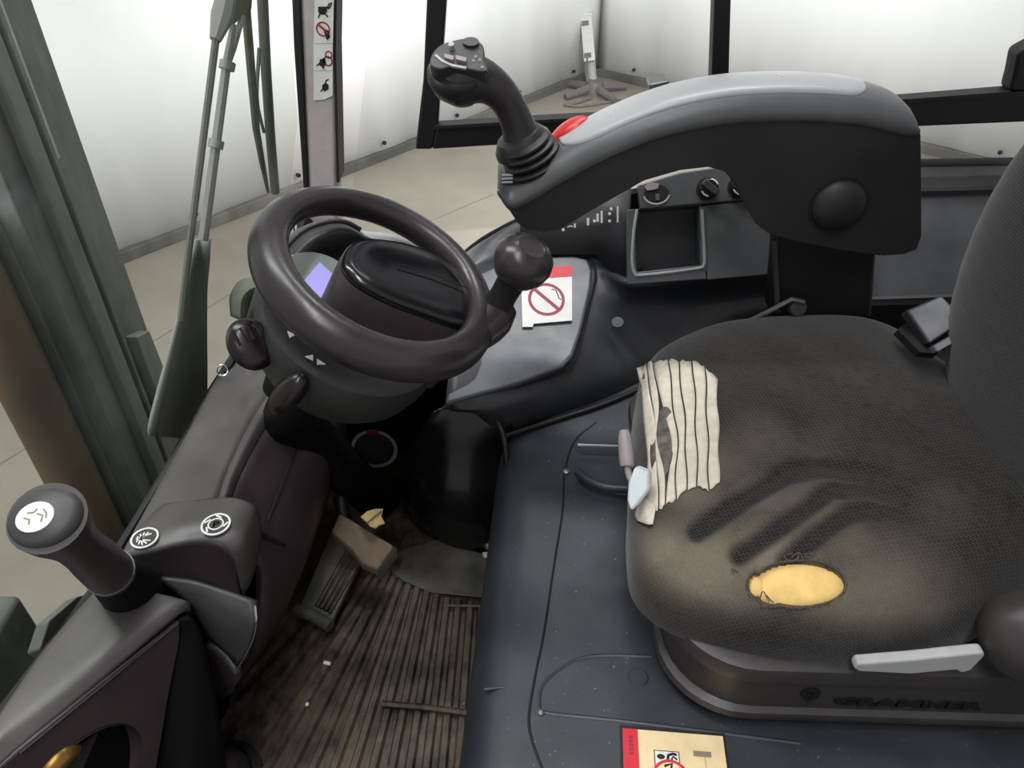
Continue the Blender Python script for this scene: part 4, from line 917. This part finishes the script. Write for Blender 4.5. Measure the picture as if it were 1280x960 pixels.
for s in ss:
    for i in range(NA):
        a = -math.pi+2*math.pi*i/NA; r = rad(a)*s; x = cc.x+r*math.cos(a); y = cc.y+r*math.sin(a)
        z = hbase(s)-.014*(1-s)**2; p = Vector((x, y, z)); u, v = proj(p)
        g = groove(u, v); z -= .006*g; h = inhole(u, v)
        if h < 1.25 and s < .97: z -= .016 if h < 1 else .016*max(0, (1.25-h)/.25)*.25-.002
        else: z += .0012*math.sin(x*60+y*40)*(1-s)
        verts.append(Vector((x, y, z)))
        w_ = max(k*math.exp(-(((u-cu_)/rd)**2+((v-cv_)/(rd*.75))**2)) for cu_, cv_, rd, k in WEARP)
        edge = max(0, (s-.93)/.07); w_ *= (1-.75*edge)
        w_ = w_*(1-.85*g); 
        wear.append(max(0, min(1, w_)))
for s, z in ((1.003, .365), (.995, .352), (.97, .345)):
    for i in range(NA):
        a = -math.pi+2*math.pi*i/NA; r = rad(a)*s; verts.append(Vector((cc.x+r*math.cos(a), cc.y+r*math.sin(a), z))); wear.append(0)
faces = grid_faces(len(ss)+3, NA, True); faces.append(tuple(range(NA)))
cush = mk('cushion', verts, faces, 'fabric', seat, sm=None)
at = cush.data.attributes.new('wear', 'FLOAT', 'POINT')
if len(cush.data.vertices) == len(wear): at.data.foreach_set('value', wear)
else: print('WEAR MISMATCH', len(cush.data.vertices), len(wear))
wv_ = cush.data.attributes.new('weave', 'FLOAT_VECTOR', 'POINT'); base_ = root_loc(seat); dat = []
for q in cush.data.vertices:
    p = q.co+base_; dx, dy = p.x-cc.x, p.y-cc.y; r0 = max(1e-5, math.hypot(dx, dy)); k_ = 1+max(0, ZT-p.z-.012)*.9/r0
    dat += [cc.x+dx*k_, cc.y+dy*k_, 0.0]
wv_.data.foreach_set('vector', dat)
cush['label'] = 'worn dark woven seat cushion'
# foam in the hole
fv = []; rings = [(.02, 0), (.3, 0), (.6, 0), (.85, -.001), (1.0, -.003), (1.12, -.008)]
NB = 60
for k, dz in rings:
    for j in range(NB):
        g = 2*math.pi*j/NB; u = 998+k*(59*math.cos(g)-(6 if math.cos(g) < -.8 else 0)); v = 730+k*29*math.sin(g)
        p = on_cushion(u, v, -.005); q = Vector((p.x, p.y, p.z+dz+.0012*math.sin(u*.11)*math.cos(v*.13))); fv.append(q)
mk('foam', fv, grid_faces(len(rings), NB, True)+[tuple(range(NB))], 'foam', seat, sm=None, thick=.012)['label'] = 'yellow foam showing through the hole'
fv = []
for j in range(14):
    g = 2*math.pi*j/14; pass
pf_ = []
for k, dz in ((.02, 0), (.7, 0), (1.15, -.004)):
    for j in range(24):
        g = 2*math.pi*j/24; p = on_cushion(946+k*9*math.cos(g), 732+k*14*math.sin(g), -.004); pf_.append(Vector((p.x, p.y, p.z+dz)))
mk('foam', pf_, grid_faces(3, 24, True)+[tuple(range(24))], 'foam', seat, sm=None, thick=.01)
# frayed edge of the hole
NF = 220
def contour(g):
    k = 75.0
    while k > 5 and inhole(985+k*math.cos(g), 731+k*math.sin(g)) > 1: k -= .5
    return k
rr = [[], [], []]; ph = [random.uniform(0, 6.28) for _ in range(4)]
for j in range(NF):
    g = 2*math.pi*j/NF; k0 = contour(g); low = max(0, math.sin(g-.25))**.7; n1 = .5+.5*math.sin(5*g+ph[0])*math.sin(9*g+ph[1]); jag = random.uniform(.2, 1.0)
    def ep(k, lift): return on_cushion(985+k*math.cos(g), 731+k*math.sin(g), lift)
    rr[0].append(ep(k0-.6-1.0*random.random(), -.003)); rr[1].append(ep(k0+.6+1.2*jag+3*low*n1, .0012+.002*low*random.random())); rr[2].append(ep(k0+1.2+1.5*jag+(4+4*n1)*low*jag, .0004))
mk('frayed_edge', rr[0]+rr[1]+rr[2], grid_faces(3, NF, True), 'fray', seat, sm=None, thick=.0008)
for u, v in ((985, 702), (990, 695), (996, 699), (1004, 700), (1012, 698), (950, 748), (962, 752), (985, 763), (1010, 761), (1028, 756), (917, 718)):
    a = on_cushion(u, v, .001); b = on_cushion(u+random.uniform(-8, 8), v-random.uniform(2, 9), .004); c = on_cushion(u+random.uniform(-10, 10), v-random.uniform(-2, 8), .003)
    tube('loose_thread', [a, b, c], .0006, 'fray', seat, n=5, smooth=3)
# tape strips
tops = [(795, 462), (807, 455), (817, 453), (835, 450), (848, 451), (866, 451), (881, 459), (897, 476)]
bots = [(806, 648), (822, 636), (833, 631), (845, 622), (858, 611), (872, 609), (886, 611), (900, 603)]
def strip(k):
    N = 22; Q = 4; v = []
    for i in range(N+1):
        t = i/N
        for j in range(Q+1):
            q = j/Q
            def edge(e):
                (a, b), (c, d) = tops[e], bots[e]; u = a+(c-a)*t; w_ = b+(d-b)*t
                bow = math.sin(math.pi*t); u += (6*bow if e < 2 else 3*bow*(1 if e < 5 else .3))
                if e == 2 and True: u += 0
                return u+1.2*math.sin(t*13+e*2.1), w_
            (u0, v0), (u1, v1) = edge(k), edge(k+1)
            bump_ = math.exp(-((t-.55)/.19)**2)
            if k == 2: u0 += 11*bump_                      # tear between strips
            if k == 1: u1 -= 8*bump_
            if k == 1: u1 += 2*bump_; u0 -= 3*bump_
            if k == 3: u0 += 3*bump_
            if k == 2: u1 += 3*bump_
            u0 += .9; u1 -= .9
            jt = (random.uniform(-2.5, 1.5) if i == 0 else 0)+(random.uniform(-2.5, 3) if i == N else 0)
            u = u0+(u1-u0)*q; w_ = v0+(v1-v0)*q+jt
            lift = .0016+.0010*(k % 2)+.0008*math.sin(t*9+k)*q
            v.append(on_cushion(u, w_, lift))
    return mk('tape_strip', v, grid_faces(N+1, Q+1), 'tape', seat, sm=None, thick=.0009)
for k in range(7): strip(k)
tp_ = []
for k in (.05, .5, 1.0):
    for j in range(24):
        g = 2*math.pi*j/24; tp_.append(on_cushion(828+k*15*math.cos(g)-k*4*math.sin(g), 554+k*46*math.sin(g), .0012+.0008*math.sin(3*g)*k))
mk('torn_patch', tp_, grid_faces(3, 24, True)+[tuple(range(24))], 'tornfabric', seat, sm=None, thick=.001)
fl_ = [[on_cushion(797, 632, .003), on_cushion(806, 622, .006), on_cushion(820, 632, .004)], [on_cushion(793, 643, .004), on_cushion(806, 640, .010), on_cushion(818, 644, .006)], [on_cushion(796, 651, .006), on_cushion(808, 655, .010), on_cushion(816, 655, .006)]]
loft('tape_flap', fl_, 'tape', seat, thick=.001)
# pan
def rrect(x0, x1, y0, y1, r, n=8):
    P = []
    for cx, cy, a0 in ((x1-r, y1-r, 0), (x0+r, y1-r, 90), (x0+r, y0+r, 180), (x1-r, y0+r, 270)):
        for k in range(n+1): a = math.radians(a0+90*k/n); P.append((cx+r*math.cos(a), cy+r*math.sin(a)))
    return P
rings = []
for inset, z in ((.03, .362), (.010, .362), (.002, .358), (0, .350), (.001, .337), (.007, .333), (.008, .280), (.002, .276), (0, .269), (.004, .260), (.02, .257)):
    rings.append([Vector((x, y-.034*(x-.36)*(1), z)) for x, y in rrect(.168+inset, .66-inset,   .432+inset, .925-inset, .085)])
npn = len(rings[0])
mk('pan', [p for r in rings for p in r], grid_faces(len(rings), npn, True)+[tuple(range(npn)), tuple(range((len(rings)-1)*npn, len(rings)*npn))], 'pan', seat)
prism('plinth', [Vector((x, y, .251)) for x, y in rrect(.20, .62, .50, .88, .05)], (0, 0, .008), 'black', seat)
pY = lambda u, v: Pl(u, v, Vector((.36, .4385, .306)), Vector((.034, 1, 0)).normalized())
ft2 = Frame(pY(1037, 886), pY(1222, 891)-pY(1037, 884), Vector((0, 0, 1)))
if ft2.n.y > 0: ft2 = Frame(pY(1037, 886), pY(1222, 891)-pY(1037, 884), Vector((0, 0, 1)))
text_mesh('brand_lettering', 'GRAMMER', ft2, 0, .010, .0185, .0012, 'black', seat, width=(pY(1222, 890)-pY(1037, 884)).length, bold=.0007)
cx, cy = ft2.px(1013, 867); ft2.ring('brand_logo', cx, cy, .004, .0105, 0, .0012, 'black', seat); ft2.poly('brand_logo', [(cx-.003, cy), (cx+.003, cy), (cx+.002, cy-.014), (cx-.002, cy-.014)], 0, .0014, 'black', seat)
# backrest
bk = []
for z, xf, hw in ((.40, .575, .16), (.44, .566, .205), (.50, .556, .228), (.58, .548, .238), (.68, .549, .238), (.76, .560, .226), (.82, .578, .20), (.855, .605, .16), (.865, .64, .12)):
    ring = []
    for j in range(40):
        g = 2*math.pi*j/40; cxx = abs(math.cos(g))**.55*(1 if math.cos(g) > 0 else -1); sxx = abs(math.sin(g))**.7*(1 if math.sin(g) > 0 else -1)
        ring.append(Vector((xf+.075+.075*cxx, .655+hw*sxx, z)))
    bk.append(ring)
mk('backrest', [p for r in bk for p in r], grid_faces(len(bk), 40, True)+[tuple(range(40)), tuple(range(8*40, 9*40))], 'backfabric', seat, sub=1)
lathe('hinge_cover', [(.001, .024), (.02, .022), (.036, .013), (.042, .002), (.042, -.03), (.001, -.03)], Dp(1296, 806, .735), Vector((-.45, -.75, .45)), 'pan', seat, n=36, sx=1.15)
h_ = [pY(1060, 827), pY(1065, 821), pY(1130, 816), pY(1205, 808), pY(1220, 807), pY(1222, 811), pY(1205, 829), pY(1192, 833), pY(1186, 829), pY(1130, 834), pY(1066, 831)]
prism('tilt_handle', [p+Vector((0, -.012, .006)) for p in h_], (0, .012, 0), 'handle', seat, bev=.003)['label'] = 'light grey tilt handle'
# front lever
ad = thing('weight_lever', Zp(790, 600, .33), 'pale grey adjusting lever sticking up in front of the taped seat edge', 'lever')
tube('grip', [Dp(780, 538, .955), Dp(781, 550, .952), Dp(784, 580, .945), Dp(784, 584, .944)], [.006, .0085, .0095, .007], 'palegrip', ad, n=16, smooth=3)
tube('rod', [Dp(784, 583, .944), Dp(787, 596, .94), Dp(792, 604, .935)], .0045, 'palegrip', ad, n=10, smooth=3)
prism('tab', [Dp(793, 583, .865), Dp(812, 590, .862), Dp(812, 612, .858), Dp(800, 628, .854), Dp(788, 641, .85), Dp(783, 625, .856), Dp(785, 603, .86)], (.006, .012, -.008), 'palewhite', ad, bev=.004)
sl = thing('slide_bar', Zp(760, 600, .26), 'thin chrome slide bar on the slate cover before the seat', 'handle')
tube('chrome_rod', [Zp(722, 556, .268), Zp(810, 559, .268)], .0026, 'chrome', sl, n=8)
tube('loop', [Zp(722, 590, .262), Zp(738, 602, .266), Zp(760, 609, .268), Zp(800, 612, .27)], .0065, 'slate', sl, n=12, smooth=4)  # curved slate bar shaped in place of a highlight on the recessed panel
# seat belt buckle
bu = thing('belt_buckle', Dp(1175, 405, 1.02), 'grey seat belt buckle wedged between cushion and backrest', 'buckle')
prism('buckle_body', [Dp(1133, 388, 1.04), Dp(1178, 369, 1.04), Dp(1208, 400, 1.0), Dp(1162, 430, 1.0)], Vector((.005, .02, -.02)), 'console', bu, bev=.004)
prism('buckle_plate', [Dp(1166, 432, 1.0), Dp(1218, 402, 1.0), Dp(1222, 412, .99), Dp(1172, 440, .99)], Vector((.0, .01, -.012)), 'cover', bu, bev=.002)
prism('latch_tongue', [Dp(1188, 380, 1.03), Dp(1222, 368, 1.03), Dp(1226, 385, 1.02), Dp(1200, 392, 1.02)], Vector((0, .01, -.012)), 'steel', bu, bev=.002)
prism('strap', [Dp(1122, 412, 1.05), Dp(1138, 398, 1.06), Dp(1164, 428, 1.03), Dp(1172, 442, 1.0), Dp(1150, 440, 1.0)], Vector((0, .006, -.012)), 'black', bu)

# ------------------------------------------------------------------ armrest
YA = .97
am = thing('armrest', Yp(1030, 390, 1.0), 'large curved dark armrest with a lighter top pad beside the seat', 'armrest')
side = [(621, 242), (640, 263), (672, 247), (700, 229), (760, 197), (830, 170), (900, 155), (960, 150), (1020, 150), (1080, 155), (1130, 166), (1151, 167),
        (1152, 230), (1152, 296), (1146, 312), (1130, 318), (1104, 320), (1050, 313), (1000, 303), (962, 293), (945, 280), (932, 258), (918, 228), (905, 214), (885, 209), (850, 213), (805, 226), (740, 263), (700, 287), (680, 291), (660, 288), (647, 279), (636, 262)]
sp_ = [Yp(u, v, YA) for u, v in side]
prism('body', sp_, (0, .105, 0), 'armside', am, bev=.010)
seam = [(622, 236), (640, 256), (672, 242), (700, 225), (760, 193), (830, 166), (900, 151), (960, 146), (1020, 146), (1080, 151), (1130, 163), (1149, 163)]
SP = cr([Yp(u, v, YA) for u, v in seam], 5)
prof = [(.002, -.010), (-.004, -.002), (-.003, .008), (.006, .022), (.022, .029), (.055, .031), (.088, .028), (.106, .016), (.112, .0), (.108, -.012)]
rows = []
for i, p in enumerate(SP):
    t = i/(len(SP)-1); k = min(1, t/.12)**.5 if t < .12 else 1
    kk = min(1, max(.03, (1-t)/.10))**.5
    fr_ = .55+.45*min(1, t/.22)
    rows.append([p+Vector((0 if t < .9 else 0, dy*1.0, max(dz, -.012)*k*kk*fr_ if dz > 0 else dz)) for dy, dz in prof])
nP = len(prof)
mk('top_cover', [q for r in rows for q in r], grid_faces(len(rows), nP)+[tuple(range(nP)), tuple(range((len(rows)-1)*nP, len(rows)*nP))]+[tuple(i*nP+nP-1 for i in range(0, 1))*0 or (0, nP-1, nP-2)][:0], 'cover', am, sm=None, thick=.003)
# inset pad: lighter, slightly raised skin on the cover
SI = cr([Yp(u, v, YA) for u, v in seam], 14)[42:130]; rows = []
for i, p in enumerate(SI):
    t = i/(len(SI)-1); e = max(0.0, min(1, t/.14, (1-t)/.09)); e = math.sqrt(max(0, 1-(1-e)**2))
    y0_ = .058-.046*e; y1_ = .062+.036*e
    rr_ = []
    for j in range(9):
        y = y0_+(y1_-y0_)*j/8
        # height of the cover at y
        for (ya, za), (yb, zb) in zip(prof[:-1], prof[1:]):
            if ya <= y <= yb: zz = za+(zb-za)*(y-ya)/(yb-ya)
        rr_.append(p+Vector((0, y, zz+.001+.002*min(1, 2*min(j, 8-j)/4))))
    rows.append(rr_)
mk('pad', [q for r in rows for q in r], grid_faces(len(rows), 9), 'inset', am, sm=None, thick=.004)
lathe('pivot_cap', [(.036, -.002), (.0365, .002), (.034, .006), (.027, .0115), (.016, .015), (.001, .0165)], Yp(1048, 257, YA), (0, -1, 0), 'armside', am, n=40)
lathe('cap_groove', [(.036, 0), (.040, 0), (.040, .0012), (.036, .0012), (.036, 0)], Yp(1048, 257, YA), (0, -1, 0), 'ink', am, n=40)
prism('support_post', [Yp(975, 290, 1.0), Yp(1098, 290, 1.0), Yp(1090, 398, 1.0), Yp(965, 398, 1.0)], (0, .05, 0), 'black', am, bev=.006)
tube('post_edge', [Yp(968, 300, .995), Yp(972, 390, .995)], .004, 'midgrey', am, n=8)
tube('support_link', [Yp(935, 402, .99), Yp(960, 390, .985), Yp(990, 374, .98), Yp(1005, 378, .98)], .004, 'steel', am, n=8)
lathe('link_bolt', [(.001, 0), (.014, 0), (.012, .008), (.001, .009)], Yp(996, 384, .985), (0, -1, .4), 'midgrey', am, n=18)
for v_ in (219, 223.5, 228): tube('front_slit', [Yp(627, v_, YA+.02), Yp(641, v_-.5, YA+.02)], .0016, 'handle', am, n=6)
rb = thing('red_button', Yp(708, 165, 1.05), 'red oval button on the armrest behind the joystick', 'button')
rv = []; 
for k in range(9):
    t = k/8; uu = 683+53*t; vv = 182-34*t; w_ = math.sin(math.pi*(t*.96+.02))**.6
    c_ = Yp(uu, vv, 1.05)
    for j in range(12):
        g = math.pi*2*j/12; rv.append(c_+Vector((-.3*.012*w_*math.cos(g), .022*w_*math.sin(g), .014*w_*math.cos(g))))
mk('button_cap', rv, grid_faces(9, 12, True)+[tuple(range(12)), tuple(range(96, 108))], 'red', rb, sub=1)
tube('button_rim', [Yp(686, 182, 1.04), Yp(708, 172, 1.036), Yp(733, 154, 1.04)], .003, 'cover', rb, n=8, smooth=3)

# ------------------------------------------------------------------ joystick
YJ = 1.02
js = thing('joystick', Yp(665, 212, YJ), 'tall black joystick with thumb buttons rising from the armrest front', 'joystick')
def J(u, v, dy=0): return Yp(u, v, YJ+dy)
bax = (J(668, 180)-J(660, 215)).normalized(); bax = (J(655, 150)-J(665, 212)).normalized(); bax = Vector((-.42, -.1, .9)).normalized()
b0 = J(668, 203, -.005)
for h, r in ((.0, .042), (.011, .039), (.021, .036), (.030, .033)):
    lathe('boot_ring', [(.001, h-.006), (r*.84, h-.006), (r, h-.001), (r, h+.002), (r*.84, h+.006), (.001, h+.006)], b0, bax, 'black', js, n=32, sx=1.05)
path = [J(656, 184), J(651, 168), J(645, 150), J(634, 127), J(617, 109), J(596, 100), J(574, 101), J(556, 101)]
M['stick'] = plastic('joystick_plastic', (40, 36, 37), .38, gb=.1)
tube('grip', path, [.031, .025, .022, .0215, .0245, .030, .033, .026], 'stick', js, n=28, smooth=5)
lathe('flare', [(.001, -.006), (.032, -.006), (.037, .0), (.036, .007), (.028, .02), (.001, .026)], J(655, 184), bax, 'stick', js, n=32, sx=1.1)
# thumb plate
pc = J(576, 72, -.018); pn = Vector((.02, -.62, .78)).normalized()
plp = [(538, 84), (541, 70), (552, 59), (570, 53), (588, 51), (602, 57), (606, 68), (606, 80), (611, 92), (600, 93), (585, 90), (566, 87), (550, 90)]
fj = Frame(pc, Vector((1, 0, 0)), Vector((0, .78, .62)))
poly = smoothpoly([Vector((*fj.px(u, v), 0)) for u, v in plp], 3)
hd = prism('thumb_plate', [fj.p(p.x, p.y, -.03) for p in poly], fj.n*.036, 'midgrey', js, bev=.004)
cx, cy = fj.px(589, 59); b_ = fj.disc('thumb_button', cx, cy, .010, .006, .011, 'midgrey', hd, ky=.62)
for u, v, w_ in ((562, 78, 6), (577, 80, 7)): fj.pxpoly('rocker', [(u-w_, v-4), (u+w_, v-1), (u+w_-1, v+4), (u-w_+1, v+1)], .006, .011, 'palegrip', hd)
cx, cy = fj.px(565, 64); fj.disc('toggle', cx, cy, .0035, .006, .014, 'handle', hd)
for u, v in ((595, 75), (600, 79), (592, 80), (603, 88)):
    cx, cy = fj.px(u, v); fj.disc('print_dot', cx, cy, .0022, .006, .0068, 'greyprint', hd, n=10)
fj.stroke('plate_edge', [fj.px(u, v) for u, v in ((545, 73), (553, 80), (566, 86), (583, 89))], .003, .004, .0072, 'handle', hd)
prism('trigger', [J(558, 118, -.01), J(578, 118, -.01), J(568, 133, -.01)], (0, .02, 0), 'black', js, bev=.003)
lathe('head_base', [(.001, -.032), (.020, -.029), (.032, -.014), (.0365, .002), (.036, .012), (.032, .017), (.001, .018)], J(573, 97), Vector((-.05, -.45, .88)), 'stick', js, n=36, sx=1.08)
